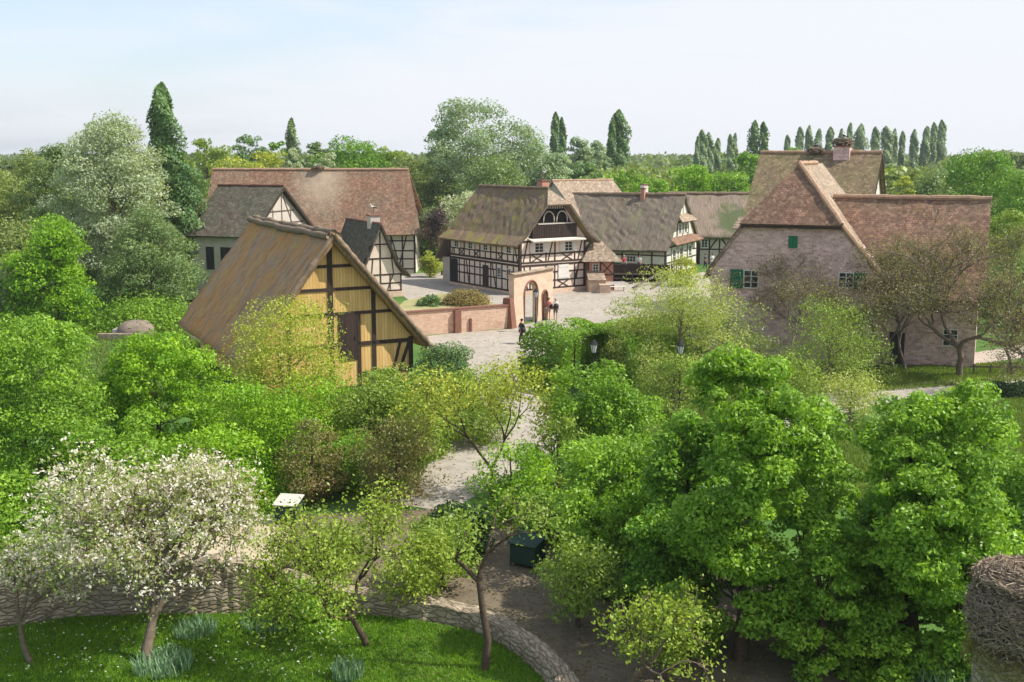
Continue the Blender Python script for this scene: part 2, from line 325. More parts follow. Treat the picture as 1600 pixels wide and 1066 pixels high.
L['forest'] = m_leaf('leaf_forest', (0.13, 0.20, 0.07), (0.21, 0.29, 0.10), (0.20, 0.26, 0.09), big=0.02)

# ------------------------------------------------------------------ leaf meshes (numpy)
def leaf_object(name, pts, nrm, size, mat, parent, rng, aspect=0.62, updir=None, tint=None):
    n = len(pts); nrm = nrm / (np.linalg.norm(nrm, axis=1, keepdims=True) + 1e-9)
    a = rng.normal(size=(n, 3))
    if updir is not None: a = a * 0.35 + np.array(updir)
    u = a - (a * nrm).sum(1, keepdims=True) * nrm; u /= np.linalg.norm(u, axis=1, keepdims=True) + 1e-9
    v = np.cross(nrm, u); s = (size * rng.uniform(0.6, 1.3, (n, 1)))
    q = np.stack([pts - u * s * 0.55, pts + v * s * aspect * 0.5, pts + u * s * 0.55 + nrm * s * 0.12, pts - v * s * aspect * 0.5], 1).reshape(-1, 3).astype(np.float32)
    me = bpy.data.meshes.new(name); me.vertices.add(4 * n); me.loops.add(4 * n); me.polygons.add(n)
    me.vertices.foreach_set('co', q.ravel()); me.loops.foreach_set('vertex_index', np.arange(4 * n, dtype=np.int32))
    me.polygons.foreach_set('loop_start', np.arange(0, 4 * n, 4, dtype=np.int32))
    at = me.attributes.new('tint', 'FLOAT', 'FACE'); at.data.foreach_set('value', (rng.uniform(0, 1, n) * 0.5 + (tint if tint is not None else rng.uniform(0, 1, n)) * 0.5).astype(np.float32))
    me.update(calc_edges=True); me.materials.append(mat)
    o = bpy.data.objects.new(name, me); COL.objects.link(o)
    if parent: o.parent = parent
    return o

PROF = {'round': lambda h: np.sqrt(np.clip(1 - (2 * h - 1) ** 2, 0, 1)) ** 0.8,
        'egg': lambda h: np.clip(np.sin(np.pi * h ** 0.75), 0, 1) ** 0.7,
        'dome': lambda h: np.clip(1 - h ** 2.4, 0, 1) ** 0.6 * (0.75 + 0.25 * np.clip(h * 4, 0, 1)),
        'cone': lambda h: np.clip(1 - h, 0, 1) ** 0.75 * np.clip(h * 8 + 0.45, 0, 1),
        'column': lambda h: np.clip(np.minimum(h * 5 + 0.35, 1.12 - h ** 3), 0, 1) ** 0.9,
        'lobed': lambda h: np.sqrt(np.clip(1 - (2 * h - 1) ** 2, 0, 1)),
        'vase': lambda h: np.clip(0.3 + h * 1.1, 0, 1) * np.clip((1.02 - h) * 3.2, 0, 1) ** 0.6}

def clumpy(rng, H, zb, rad, shape, ncl, rc, per):
    """leaf clumps spread through a crown volume -> points, outward directions, clump centres"""
    h = rng.uniform(0.03, 0.97, ncl * 3); pr = PROF[shape](h); keep = rng.uniform(0, 1, ncl * 3) < pr + 0.12
    h = h[keep][:ncl]; pr = pr[keep][:ncl]; m = len(h); th = rng.uniform(0, 2 * np.pi, m); rr = pr * np.maximum(rad - rc * 0.7, rad * 0.4) * rng.uniform(0, 1, m) ** 0.42
    lob = 1 + 0.16 * np.sin(3 * th + rng.uniform(0, 6)) * np.sin(5 * h + rng.uniform(0, 6)) 
    C = np.stack([rr * lob * np.cos(th), rr * lob * np.sin(th), zb + h * (H - zb - rc * 0.5)], 1)
    if shape == 'lobed':
        K = 13; la = rng.uniform(0, 2 * np.pi) + np.arange(K) * 2.4; lr = rad * rng.uniform(0.3, 0.68, K); lh = zb + (H - zb) * np.linspace(0.10, 0.84, K)[rng.permutation(K)]; lr *= np.where(lh > zb + (H - zb) * 0.7, 0.7, 1.0); ls_ = rad * rng.uniform(0.34, 0.52, K)
        lr[0] = rad * 0.12; ls_[0] = rad * 0.42; lh[0] = H - ls_[0] * 1.15; h_, = (lh,)
        m = ncl; j = rng.integers(0, K, m); d = rng.normal(size=(m, 3)); d /= np.linalg.norm(d, axis=1, keepdims=True); q = d * (rng.uniform(0.2, 1, (m, 1)) ** 0.4) * (ls_[j] - rc * 0.3)[:, None] * np.array([1, 1, 1.15])
        C = np.stack([lr[j] * np.cos(la[j]), lr[j] * np.sin(la[j]), lh[j]], 1) + q; C[:, 2] = np.clip(C[:, 2], zb * 0.8 + 0.2, H - rc * 0.5)
    sz = rc * rng.uniform(0.6, 1.25, m); P = []; N = []; Tn = []
    if shape == 'column':
        n = ncl * per; h = rng.uniform(0, 1, n); th = rng.uniform(0, 2 * np.pi, n); ph = rng.uniform(0, 6)
        pr = np.minimum(h * 1.6 + 0.5, 1.0) * rng.uniform(0.62, 0.92) * np.clip(1.0 - h ** rng.uniform(7, 14), 0, 1) ** 0.75 * (1 + 0.3 * np.sin(h * 13 + 2 * th + ph) + 0.28 * np.sin(h * 31 + 3 * th + 2 * ph)); r = pr * rad * rng.uniform(0.05, 1, n) ** 0.5
        P = np.stack([r * np.cos(th) + rad * 0.16 * np.sin(h * 7 + ph), r * np.sin(th), zb + h * (H - zb)], 1); N = np.stack([np.cos(th), np.sin(th), 0.6 + 0 * h], 1) + rng.normal(size=(n, 3)) * 0.6
        return P, N, C, np.clip(0.5 + 0.5 * np.sin(h * 40 + 3 * th), 0, 1)
    for c, s in zip(C, sz):
        k = max(4, int(per * (s / rc) ** 2 * rng.uniform(0.7, 1.2))); d = rng.normal(size=(k, 3)); d /= np.linalg.norm(d, axis=1, keepdims=True)
        r = rng.uniform(0.2, 1, (k, 1)) ** 0.4; P.append(c + d * r * s * np.array([1.15, 1.15, 0.62]) + np.array([0, 0, -0.25 * s]) * (np.hypot(d[:, :1], d[:, 1:2]) * r) ** 2); N.append(d * 0.6 + np.array([0, 0, 0.45]) + rng.normal(size=(k, 3)) * 0.6); Tn.append(np.full(k, rng.uniform()))
    return np.concatenate(P), np.concatenate(N), C, np.concatenate(Tn)

def trunk_mesh(rng, H, zb, C, tr, nl=26, twig=0.35, reach=0.75):
    mb = MB(); top = H * reach; pts = [(0, 0, -0.1)]; x = y = 0
    for k in range(1, 7):
        x += rng.uniform(-1, 1) * tr * 0.6; y += rng.uniform(-1, 1) * tr * 0.6; pts.append((x, y, top * k / 6))
    mb.tube(pts, [tr * 1.35, tr, tr * 0.9, tr * 0.75, tr * 0.6, tr * 0.42, tr * 0.15], 8)
    idx = rng.permutation(len(C))[:nl]
    for i in idx:
        c = C[i]; z0 = min(top * 0.93, max(zb * 0.75, c[2] * rng.uniform(0.45, 0.75))); f = z0 / top * 6; k = min(5, int(f)); f -= k
        b = np.array(pts[k]) * (1 - f) + np.array(pts[k + 1]) * f; midp = (b + c) / 2 + np.array([0, 0, -0.1 * np.linalg.norm(c - b)])
        r0 = tr * twig * (1.05 - z0 / H)
        mb.tube([b, b * 0.5 + midp * 0.5 + rng.normal(size=3) * 0.03 * H * 0.3, midp, c], [r0, r0 * 0.8, r0 * 0.6, r0 * 0.2], 5, False)
    return mb

def tree(name, label, px, D, top, wpx, shape='round', leaf='maple', ncl=60, per=120, rc=0.22, ls=0.14, bot=0.12, tr=0.12, bark='bark', nl=26, cat='tree', group=None, seed=None, aspect=0.62, depth=1.0):
    """a tree whose top is seen at photo (px, top) when it stands D metres ahead"""
    rng = np.random.default_rng(seed if seed is not None else int(px * 13 + D * 7 + top))
    p = AT(px, top, D); H = max(0.5, p[2]); rad = wpx * mscale(D, H * 0.6) / 2
    x = (px - 800) * mscale(D, H * 0.5); root = thing(name, label, cat, (x, D, 0), 0, group)
    zb = H * bot; rad *= 1.13; rcl = rc * rad * 1.3
    P, N, C, Tn = clumpy(rng, H, zb, rad, shape, int(ncl * 1.7), rcl, per)
    P[:, 2] = np.maximum(P[:, 2], 0.03)
    leaf_object('crown' if cat == 'tree' else 'foliage', P, N, ls, L[leaf], root, rng, aspect, None, Tn)
    trunk_mesh(rng, H, zb, C, tr, nl).build('trunk' if cat == 'tree' else 'stem', M[bark], root, True)
    return root

def branching(rng, depth=6, spread=0.55, up=0.25, ratio=0.78, kids=(2, 3), first=1.0, droop=0.0):
    segs = []; tips = []
    def rec(p, d, ln, r, k):
        n = 3; pts = [p]; rr = [r]
        for i in range(n):
            d = d + rng.normal(size=3) * 0.16 + np.array([0, 0, up * 0.3 - droop * 0.1]); d /= np.linalg.norm(d); p = p + d * ln / n; pts.append(p); rr.append(r * (1 - 0.3 * (i + 1) / n))
        segs.append((pts, rr, k))
        if k == 0: tips.append((p, d)); return
        if k <= 2: tips.append((p, d))
        for j in range(rng.integers(kids[0], kids[1] + 1)):
            ax = rng.normal(size=3); ax -= ax.dot(d) * d; ax /= np.linalg.norm(ax); a = spread * rng.uniform(0.6, 1.4)
            nd_ = d * math.cos(a) + ax * math.sin(a); nd_[2] += up * 0.4; nd_ /= np.linalg.norm(nd_)
            rec(p, nd_, ln * ratio * rng.uniform(0.8, 1.15), r * 0.64, k - 1)
    rec(np.zeros(3), np.array([0, 0, 1.0]), first, 0.09, depth)
    return segs, tips

def twiggy(name, label, px, D, top, wpx, leaf='buds', per=6, ls=0.12, tr=0.16, bark='bark_grey', depth=6, spread=0.55, up=0.25, sc=0.35, cat='tree', group=None, seed=1, kids=(2, 3), extra=None, trunkh=None, xoff=0, minr=0.012, first=1.0, ratio=0.78):
    rng = np.random.default_rng(seed); p = AT(px, top, D); H = p[2]; rad = wpx * mscale(D, H * 0.6) / 2
    x = (px - 800) * mscale(D, H * 0.5); root = thing(name, label, cat, (x, D, 0), rng.uniform(0, 6.28), group)
    segs, tips = branching(rng, depth, spread, up, ratio, kids, first); T = np.array([t[0] for t in tips]); zf = H / T[:, 2].max(); ex = np.percentile(np.abs(T[:, :2]), 95) ; rf = rad / ex
    S = np.array([rf, rf, zf])
    if trunkh:
        z1 = 0.98 * first; z2 = T[:, 2].max()
        def warp(q):
            q = np.array(q) * np.array([rf, rf, 1]); z = q[2]; q[2] = z / z1 * trunkh if z < z1 else trunkh + (z - z1) / (z2 - z1) * (H - trunkh); return q
    else:
        def warp(q): return np.array(q) * S
    mb = MB()
    for pts, rr, k in segs:
        mb.tube([warp(q) for q in pts], [max(minr, r / 0.09 * tr) for r in rr], 7 if k >= depth - 1 else (5 if k > 2 else 3), False)
    mb.build('trunk', M[bark], root, True)
    W = np.array([warp(t[0]) for t in tips]); Dn = np.array([t[1] for t in tips])
    def scatter(nm, mat, per_, ls_, sc_):
        w8 = rng.choice([0.15, 0.6, 1.1, 1.9], len(W)) if per_ >= 6 else np.ones(len(W)); P = np.repeat(W, np.maximum(1, (per_ * w8)).astype(int), 0); ci = np.arange(len(P)) // (7 if nm == 'blossom' else 3); off = rng.normal(size=(ci.max() + 1, 3)) * sc_; P = P + (off[ci] + rng.normal(size=P.shape) * (0.055 if nm == 'blossom' else sc_ * 0.35)) * np.array([1, 1, 0.8]); P[:, 2] = np.maximum(P[:, 2], 0.05)
        leaf_object(nm, P, rng.normal(size=P.shape) + np.array([0, 0, 0.6]), ls_, L[mat], root, rng)
    if per: scatter('crown' if cat == 'tree' else 'foliage', leaf, per, ls, sc)
    if extra: scatter(*extra)
    return root

# ------------------------------------------------------------------ building helpers
def front(W=0): return (lambda u, z, o=0.0: (u, -o, z)), (0, -1, 0)
def left(W=0): return (lambda u, z, o=0.0: (-o, u, z)), (-1, 0, 0)
def right(W): return (lambda u, z, o=0.0: (W + o, u, z)), (1, 0, 0)
def panel(mb, T, u0, u1, z0, z1, o0, o1):
    vs = [T(u, z, o) for o in (o0, o1) for u, z in ((u0, z0), (u1, z0), (u1, z1), (u0, z1))]
    mb.add(vs, [(3, 2, 1, 0), (4, 5, 6, 7), (0, 1, 5, 4), (1, 2, 6, 5), (2, 3, 7, 6), (3, 0, 4, 7)])
def timbers(parent, T, n, segs, wd=0.17, dp=0.035, mat='timber', name='timber_frame'):
    mb = MB()
    for k, s in enumerate(segs):
        w_ = s[4] if len(s) > 4 else wd; mb.beam(T(s[0], s[1]), T(s[2], s[3]), w_, dp + 0.0017 * (k % 5), n)
    return mb.build(name, M[mat], parent)
def window(parent, T, u0, u1, z0, z1, nu=2, nz_=3, shutter=None, shut_mat='white_paint', fr='white_paint', closed=False, sides='lr'):
    mb = MB(); f = 0.07
    panel(mb, T, u0, u1, z0, z0 + f, 0, 0.06); panel(mb, T, u0, u1, z1 - f, z1, 0, 0.06); panel(mb, T, u0, u0 + f, z0 + f, z1 - f, 0, 0.055); panel(mb, T, u1 - f, u1, z0 + f, z1 - f, 0, 0.055)
    for i in range(1, nu): u = u0 + (u1 - u0) * i / nu; panel(mb, T, u - 0.025, u + 0.025, z0 + f, z1 - f, 0, 0.045)
    for i in range(1, nz_): z = z0 + (z1 - z0) * i / nz_; panel(mb, T, u0 + f, u1 - f, z - 0.02, z + 0.02, 0, 0.04)
    wn = mb.build('window', M[fr], parent)
    p = MB(); panel(p, T, u0 + f, u1 - f, z0 + f, z1 - f, 0.0, 0.015); p.build('pane', M['glass'], wn)
    if shutter:
        for s in sides:
            a, b = (u0 - shutter - 0.02, u0 - 0.02) if s == 'l' else (u1 + 0.02, u1 + shutter + 0.02)
            q = MB(); panel(q, T, a, b, z0, z1, 0.045, 0.085)
            panel(q, T, a + 0.04, b - 0.04, z0 + 0.12, z0 + 0.2, 0.085, 0.105); panel(q, T, a + 0.04, b - 0.04, z1 - 0.2, z1 - 0.12, 0.085, 0.105)
            q.build('shutter', M[shut_mat], wn)
    return wn
def door(parent, T, u0, u1, z0, z1, mat='dark_wood'):
    mb = MB(); panel(mb, T, u0, u1, z0, z1, 0.0, 0.05); d = mb.build('door', M[mat], parent)
    h = MB(); panel(h, T, u1 - 0.16, u1 - 0.12, (z0 + z1) / 2 - 0.1, (z0 + z1) / 2 + 0.06, 0.05, 0.09); h.build('handle', M['iron'], d)
    return d
def resample(prof, step):
    o = [prof[0]]
    for a, b in zip(prof, prof[1:]):
        n = max(1, int(math.hypot(b[0] - a[0], b[1] - a[1]) / step))
        for i in range(1, n + 1): o.append((a[0] + (b[0] - a[0]) * i / n, a[1] + (b[1] - a[1]) * i / n))
    return o
def sweep_roof(prof, y0, y1, th=0.18, step=0.7, jit=0.02, seed=0, sag=0.0, ragged=0.0):
    """profile (x,z) from one eave over the ridge to the other, swept from y0(z) to y1(z)"""
    rng = random.Random(seed); P = resample(prof, step); m = len(P); n = max(3, int(abs(y1(0) - y0(0)) / step) + 1)
    zr = max(z for x, z in P); al = [0.0]
    for a, b in zip(P, P[1:]): al.append(al[-1] + math.hypot(b[0] - a[0], b[1] - a[1]))
    nr = []
    for i in range(m):
        a = P[max(0, i - 1)]; b = P[min(m - 1, i + 1)]; dx, dz = b[0] - a[0], b[1] - a[1]; l = math.hypot(dx, dz) or 1; nr.append((-dz / l, dx / l))
    mb = MB(); top = []; bot = []
    for i, (x, z) in enumerate(P):
        ra, rb = [], []
        for j in range(n + 1):
            f = j / n; y = y0(z) + (y1(z) - y0(z)) * f + (rng.uniform(-ragged, ragged) if j in (0, n) else 0)
            h = rng.uniform(-jit, jit) - sag * math.sin(math.pi * f)
            eave = rng.uniform(-ragged, ragged) if i in (0, m - 1) else 0
            top.append((x + nr[i][0] * h + eave * 0.5, y, z + nr[i][1] * h + eave * 0.5))
            if i == 0: ex = 0
            bot.append((x - nr[i][0] * th, y + (0.04 if j == 0 else 0), z - nr[i][1] * th + eave * 0.5 - sag * math.sin(math.pi * f)))
    N = n + 1; F = []; U = []
    mb.v = top + bot; off = len(top)
    def uvq(ids): return [(mb.v[q][1], al[(q % off) // N]) for q in ids]
    for i in range(m - 1):
        for j in range(n):
            q = (i * N + j, i * N + j + 1, (i + 1) * N + j + 1, (i + 1) * N + j)
            mb.uv[len(mb.f)] = uvq(q); mb.f.append(q); mb.f.append(tuple(off + k for k in reversed(q)))
    for j in range(n):
        mb.f.append((j + 1, j, off + j, off + j + 1)); a = (m - 1) * N; mb.f.append((a + j, a + j + 1, off + a + j + 1, off + a + j))
    for i in range(m - 1):
        mb.f.append((i * N, (i + 1) * N, off + (i + 1) * N, off + i * N)); mb.f.append(((i + 1) * N + n, i * N + n, off + i * N + n, off + (i + 1) * N + n))
    return mb
def gable_walls(parent, W, Ln, eL, eR, peak, mat='plaster', pk=None, name='wall', top=None, z0=-0.1):
    """walls under the roof: front and back gable with ridge at x=pk; top = list of extra (x,z) points"""
    pk = W / 2 if pk is None else pk; g = [(0, z0), (W, z0), (W, eR)] + (top or [(pk, peak)]) + [(0, eL)]
    mb = MB(); n = len(g); vs = [(x, 0, z) for x, z in g] + [(x, Ln, z) for x, z in g]
    mb.add(vs, [tuple(range(n)), tuple(range(2 * n - 1, n - 1, -1))] + [((i + 1) % n, i, i + n, (i + 1) % n + n) for i in range(n)])
    return mb.build(name, M[mat], parent)
def ridge_cap(parent, a, b, r=0.13, mat='ridge', seed=1):
    rng = random.Random(seed); a = Vector(a); b = Vector(b); n = max(2, int((b - a).length / 0.45)); mb = MB()
    mb.tube([a.lerp(b, i / n) + Vector((0, 0, rng.uniform(-0.02, 0.02))) for i in range(n + 1)], [r * rng.uniform(0.9, 1.15) for _ in range(n + 1)], 7)
    return mb.build('ridge_cap', M[mat], parent)
def chimney(parent, x, y, z0, z1, w_=0.7, mat='redbrick', cap='coping', d_=None):
    d_ = d_ or w_; mb = MB(); mb.box(x - w_ / 2, x + w_ / 2, y - d_ / 2, y + d_ / 2, z0, z1 - 0.1)
    c = mb.build('chimney', M[mat], parent); k = MB(); k.box(x - w_ / 2 - 0.08, x + w_ / 2 + 0.08, y - d_ / 2 - 0.08, y + d_ / 2 + 0.08, z1 - 0.1, z1); k.build('chimney_cap', M[cap], c)
    return c

# ------------------------------------------------------------------ ground, paths
def sheet(name, pts, z, mat, kind='structure'):
    mb = MB(); mb.add([(x, y, z) for x, y in pts], [tuple(range(len(pts)))]); o = mb.build(name, M[mat]); return setp(o, kind=kind)
def m_ground():
    m, t, b = new_mat('grass_ground'); o = tex(t, 'Object')
    c = ramp(t, noise(t, o, 0.25, 8, 0.7), [(0.3, (0.045, 0.11, 0.018)), (0.5, (0.075, 0.17, 0.025)), (0.7, (0.13, 0.2, 0.045))])
    c = mixc(t, ramp(t, noise(t, o, 4.0, 6, 0.8), [(0.35, 0.0), (0.7, 0.6)]), c, (0.05, 0.11, 0.02)); t.links.new(c, b.inputs['Base Color'])
    bump(t, b, noise(t, o, 9, 4), 0.8, 0.08); b.inputs['Roughness'].default_value = 0.95; M['ground'] = m
def m_gravel(key, c1, c2, c3):
    m, t, b = new_mat(key); o = tex(t, 'Object')
    c = ramp(t, noise(t, o, 0.3, 8, 0.65), [(0.3, c1), (0.7, c2)]); c = mixc(t, ramp(t, noise(t, o, 22, 3, 0.8), [(0.45, 0.0), (0.75, 0.5)]), c, c3)
    c = mixc(t, ramp(t, noise(t, o, 1.7, 9, 0.8, 0.5), [(0.47, 0.0), (0.6, 0.45)]), c, [x * 0.5 for x in c2]); c = mixc(t, ramp(t, noise(t, o, 9, 6, 0.85), [(0.55, 0.0), (0.66, 0.5)]), c, [min(1, x * 1.5) for x in c1])
    c = mixc(t, ramp(t, noise(t, mapping(t, o, (0.5, 2.2, 1)), 0.6, 5, 0.6), [(0.52, 0.0), (0.7, 0.35)]), c, [x * 0.65 for x in c2])
    t.links.new(c, b.inputs['Base Color']); bump(t, b, noise(t, o, 30, 3), 0.4, 0.02); M[key] = m
m_ground(); m_gravel('gravel', (0.42, 0.37, 0.315), (0.33, 0.29, 0.24), (0.45, 0.41, 0.35)); m_gravel('shaded_dirt', (0.20, 0.155, 0.105), (0.14, 0.11, 0.075), (0.17, 0.14, 0.10)); m_gravel('sunlit_pale_path', (0.56, 0.46, 0.32), (0.46, 0.37, 0.25), (0.5, 0.42, 0.31))
m_gravel('drygrass', (0.42, 0.37, 0.19), (0.27, 0.27, 0.10), (0.36, 0.33, 0.18))
def m_rubble(key, c1, c2, joint, sx=3.2, sy=6.5):
    m, t, b = new_mat(key); uv = tex(t, 'UV'); o = tex(t, 'Object')
    v = nd(t, 'ShaderNodeVectorMath', {0: mapping(t, uv, (sx, sy, 1)), 1: nd(t, 'ShaderNodeVectorMath', {0: nd(t, 'ShaderNodeTexNoise', {'Vector': uv, 'Scale': 3.0}).outputs['Color'], 'Scale': 0.8}, operation='SCALE').outputs[0]}, operation='ADD').outputs[0]
    cc = nd(t, 'ShaderNodeSeparateColor', {0: nd(t, 'ShaderNodeTexVoronoi', {'Vector': v, 'Scale': 1.0}).outputs['Color']}).outputs[0]
    ed = nd(t, 'ShaderNodeTexVoronoi', {'Vector': v, 'Scale': 1.0}, feature='DISTANCE_TO_EDGE').outputs['Distance']
    col = ramp(t, cc, [(0.0, c1), (1.0, c2)]); col = mixc(t, ramp(t, noise(t, o, 5, 6, 0.8), [(0.35, 0.0), (0.75, 0.55)]), col, [x * 0.5 for x in c1])
    e = ramp(t, ed, [(0.0, 0.85), (0.09, 0.0)]); col = mixc(t, e, col, joint); t.links.new(col, b.inputs['Base Color']); bump(t, b, ramp(t, ed, [(0.0, 0.0), (0.2, 1.0)]), 0.8, 0.05); M[key] = m
m_rubble('rubble', (0.30, 0.24, 0.165), (0.50, 0.41, 0.30), (0.13, 0.105, 0.075), 2.6, 8.5)
m_rubble('kerbs', (0.25, 0.21, 0.15), (0.42, 0.36, 0.27), (0.14, 0.12, 0.08), 3.6, 5.0)
M['paving'] = m_brick('paving', (0.36, 0.28, 0.19), (0.45, 0.36, 0.25), (0.24, 0.19, 0.13), 0.45, 0.2, 0.02, 0.15, 0.4)
M['kerb'] = m_brick('kerb_stone', (0.36, 0.30, 0.22), (0.46, 0.39, 0.30), (0.1, 0.085, 0.06), 0.6, 0.3, 0.03, 0.15, 0.5)
NG = 60; mb = MB()
mb.add([(-2500 + 5000 * i / NG, -200 + 4700 * j / NG, 0) for j in range(NG + 1) for i in range(NG + 1)], [(j * (NG + 1) + i, j * (NG + 1) + i + 1, (j + 1) * (NG + 1) + i + 1, (j + 1) * (NG + 1) + i) for j in range(NG) for i in range(NG)])
setp(mb.build('ground', M['ground']), kind='structure')
def gp(L_): return [tuple(G(*q)[:2]) for q in L_]
sheet('village_square', gp([(640, 528), (725, 519), (803, 514), (815, 508), (856, 500), (862, 462), (905, 456), (940, 448), (945, 440), (1042, 436), (1100, 425), (1130, 470), (1100, 530), (1000, 530), (940, 530), (880, 540), (830, 562), (803, 582), (860, 640), (885, 665), (870, 700), (700, 800), (600, 785), (700, 700), (760, 640), (735, 590), (690, 560)]), 0.008, 'gravel')
sheet('yard_ground', gp([(600, 440), (640, 428), (700, 425), (760, 440), (915, 453), (880, 480), (845, 496), (812, 505), (722, 505), (640, 470)]), 0.006, 'gravel')
sheet('garden_bed', gp([(632, 470), (690, 458), (760, 470), (815, 492), (806, 508), (722, 514), (640, 520), (600, 500)]), 0.012, 'drygrass')
sheet('side_path', gp([(1180, 640), (1300, 612), (1400, 600), (1500, 592), (1700, 570), (1700, 590), (1560, 605), (1420, 622), (1300, 650), (1200, 680)]), 0.008, 'gravel')
sheet('house_forecourt', gp([(1340, 555), (1400, 548), (1520, 552), (1700, 520), (1700, 545), (1520, 570), (1400, 566), (1340, 575)]), 0.01, 'gravel')
# curved paved path round the foreground lawn, with its stone kerb
EDGE = [(-200, 985), (0, 975), (120, 955), (260, 955), (420, 950), (560, 952), (650, 962), (730, 975), (790, 1000), (845, 1040), (880, 1080), (905, 1120), (915, 1200)]
OUTR = [(1500, 1200), (1400, 1000), (1100, 830), (880, 800), (700, 795), (560, 800), (430, 810), (300, 820), (150, 850), (0, 880), (-200, 900)]
sheet('curved_path', gp(EDGE) + gp(OUTR), 0.012, 'shaded_dirt')  # brown earth, darkened in its colour for the shade of the trees
sheet('curved_path_sunlit_part', gp([(-200, 982), (0, 972), (120, 952), (260, 952), (400, 949), (440, 880), (455, 812), (430, 811), (300, 821), (150, 851), (0, 881), (-200, 901)]), 0.016, 'sunlit_pale_path')  # left part of the path, sunlight put into a paler colour
sheet('foreground_lawn', gp([(-260, 1400), (-200, 990)] + EDGE[1:] + [(915, 1400)]), 0.004, 'ground')
def polyline_wall(name, pts, wd, z0, z1, mat, label=None, cat=None, kind=None):
    P = [Vector((p[0], p[1], 0)) for p in pts]; mb = MB(); L_ = []; R_ = []
    for i, p in enumerate(P):
        d = (P[min(i + 1, len(P) - 1)] - P[max(0, i - 1)]).normalized(); n = Vector((-d.y, d.x, 0)); L_.append(p + n * wd / 2); R_.append(p - n * wd / 2)
    for i in range(len(P) - 1):
        q = [L_[i], R_[i], R_[i + 1], L_[i + 1]]; lo = [(v.x, v.y, z0) for v in q]; hi = [(v.x, v.y, z1) for v in q]
        f = [(4, 5, 6, 7), (0, 4, 7, 3), (2, 6, 5, 1)]
        if i == 0: f.append((1, 5, 4, 0))
        if i == len(P) - 2: f.append((3, 7, 6, 2))
        mb.add(lo + hi, f)
    o = mb.build(name, M[mat]); return setp(o, label, cat, kind=kind)
def smooth_pts(pts, n=6):
    o = []; m = len(pts)
    for i in range(m - 1):
        p0, p1, p2, p3 = [np.array(pts[max(0, min(m - 1, i + k))]) for k in (-1, 0, 1, 2)]
        for j in range(n):
            t_ = j / n; o.append(tuple(0.5 * ((2 * p1) + (p2 - p0) * t_ + (2 * p0 - 5 * p1 + 4 * p2 - p3) * t_ ** 2 + (3 * p1 - p0 - 3 * p2 + p3) * t_ ** 3)))
    o.append(tuple(pts[-1])); return o
def retaining_wall():
    K = [(-160, 982, 1.0), (0, 975, 1.25), (120, 957, 1.45), (260, 955, 1.5), (360, 952, 1.5), (440, 951, 1.25), (500, 951, 0.8), (560, 953, 0.6), (650, 962, 0.5), (730, 975, 0.45), (790, 1000, 0.42), (845, 1040, 0.4), (880, 1080, 0.4), (905, 1120, 0.4)]
    P = smooth_pts([(*G(a_, b_)[:2], h_) for a_, b_, h_ in K], 10); rg = random.Random(5); mb = MB(); n = len(P); prev = None; rows = []
    for i, (x, y, h) in enumerate(P):
        q0 = P[max(0, i - 1)]; q1 = P[min(n - 1, i + 1)]; d = Vector((q1[0] - q0[0], q1[1] - q0[1], 0)).normalized(); nn = Vector((d.y, -d.x, 0)); c = Vector((x, y, 0)); h = h * rg.uniform(0.93, 1.06)
        ring = []
        for f in (0, 0.33, 0.66, 1.0): o_ = c + nn * (0.32 - 0.1 * f + rg.uniform(-0.04, 0.04)); ring.append((o_.x, o_.y, -0.05 + f * (h + 0.05)))
        for w_ in (0.0, -0.3): o_ = c + nn * w_; ring.append((o_.x, o_.y, h + rg.uniform(-0.03, 0.05)))
        o_ = c - nn * 0.32; ring.append((o_.x, o_.y, -0.05)); rows.append(ring)
    m = len(rows[0]); V = [p for r_ in rows for p in r_]; F = [(i * m + j, (i + 1) * m + j, (i + 1) * m + j + 1, i * m + j + 1) for i in range(n - 1) for j in range(m - 1)]
    al = 0; U = []; cum = [0]
    for i in range(1, n): cum.append(cum[-1] + math.hypot(P[i][0] - P[i - 1][0], P[i][1] - P[i - 1][1]))
    vv = [0, 0.33, 0.66, 1.0, 1.3, 1.6, 2.4]
    for f in F: U.append([(cum[k // m], (vv[k % m] * P[k // m][2]) if k % m < 4 else P[k // m][2] + vv[k % m] - 1) for k in f])
    mb.add(V, F, U); setp(mb.build('dry_stone_wall', M['rubble']), 'rough curving dry stone retaining wall round the near lawn', 'stone wall')
retaining_wall()

# ------------------------------------------------------------------ B1 thatched yellow barn
TH27 = R(27)
o = G(645, 600); h1 = thing('thatched_barn', 'yellow boarded barn with steep brown thatched roof and dark beams', 'barn', (o[0] + math.cos(TH27) * -8.8, o[1] + math.sin(TH27) * -8.8, 0), TH27)
W1 = 8.8; c1 = 4.12
gable_walls(h1, W1, 15.5, 2.75, 2.75, 8.45, 'yellow_boards', c1)
T, n = front()
roof = sweep_roof([(-1.25, 1.95), (c1, 8.9), (W1 + 0.95, 2.35)], lambda z: -0.6, lambda z: 16.5, 0.38, 0.45, 0.07, 3, 0.06, 0.10).build('roof', M['thatch_barn'], h1, True)
mbr = MB(); rng_ = random.Random(4)
for k in range(3): mbr.tube([(c1 + (k - 1) * 0.28, -0.6 + 17.1 * i / 24, 8.86 - abs(k - 1) * 0.17 + rng_.uniform(-0.05, 0.05) - 0.06 * math.sin(math.pi * i / 24)) for i in range(25)], [0.2 * rng_.uniform(0.8, 1.2) for _ in range(25)], 7)
mbr.build('ridge_thatch', M['ridge_thatch'], roof, True)
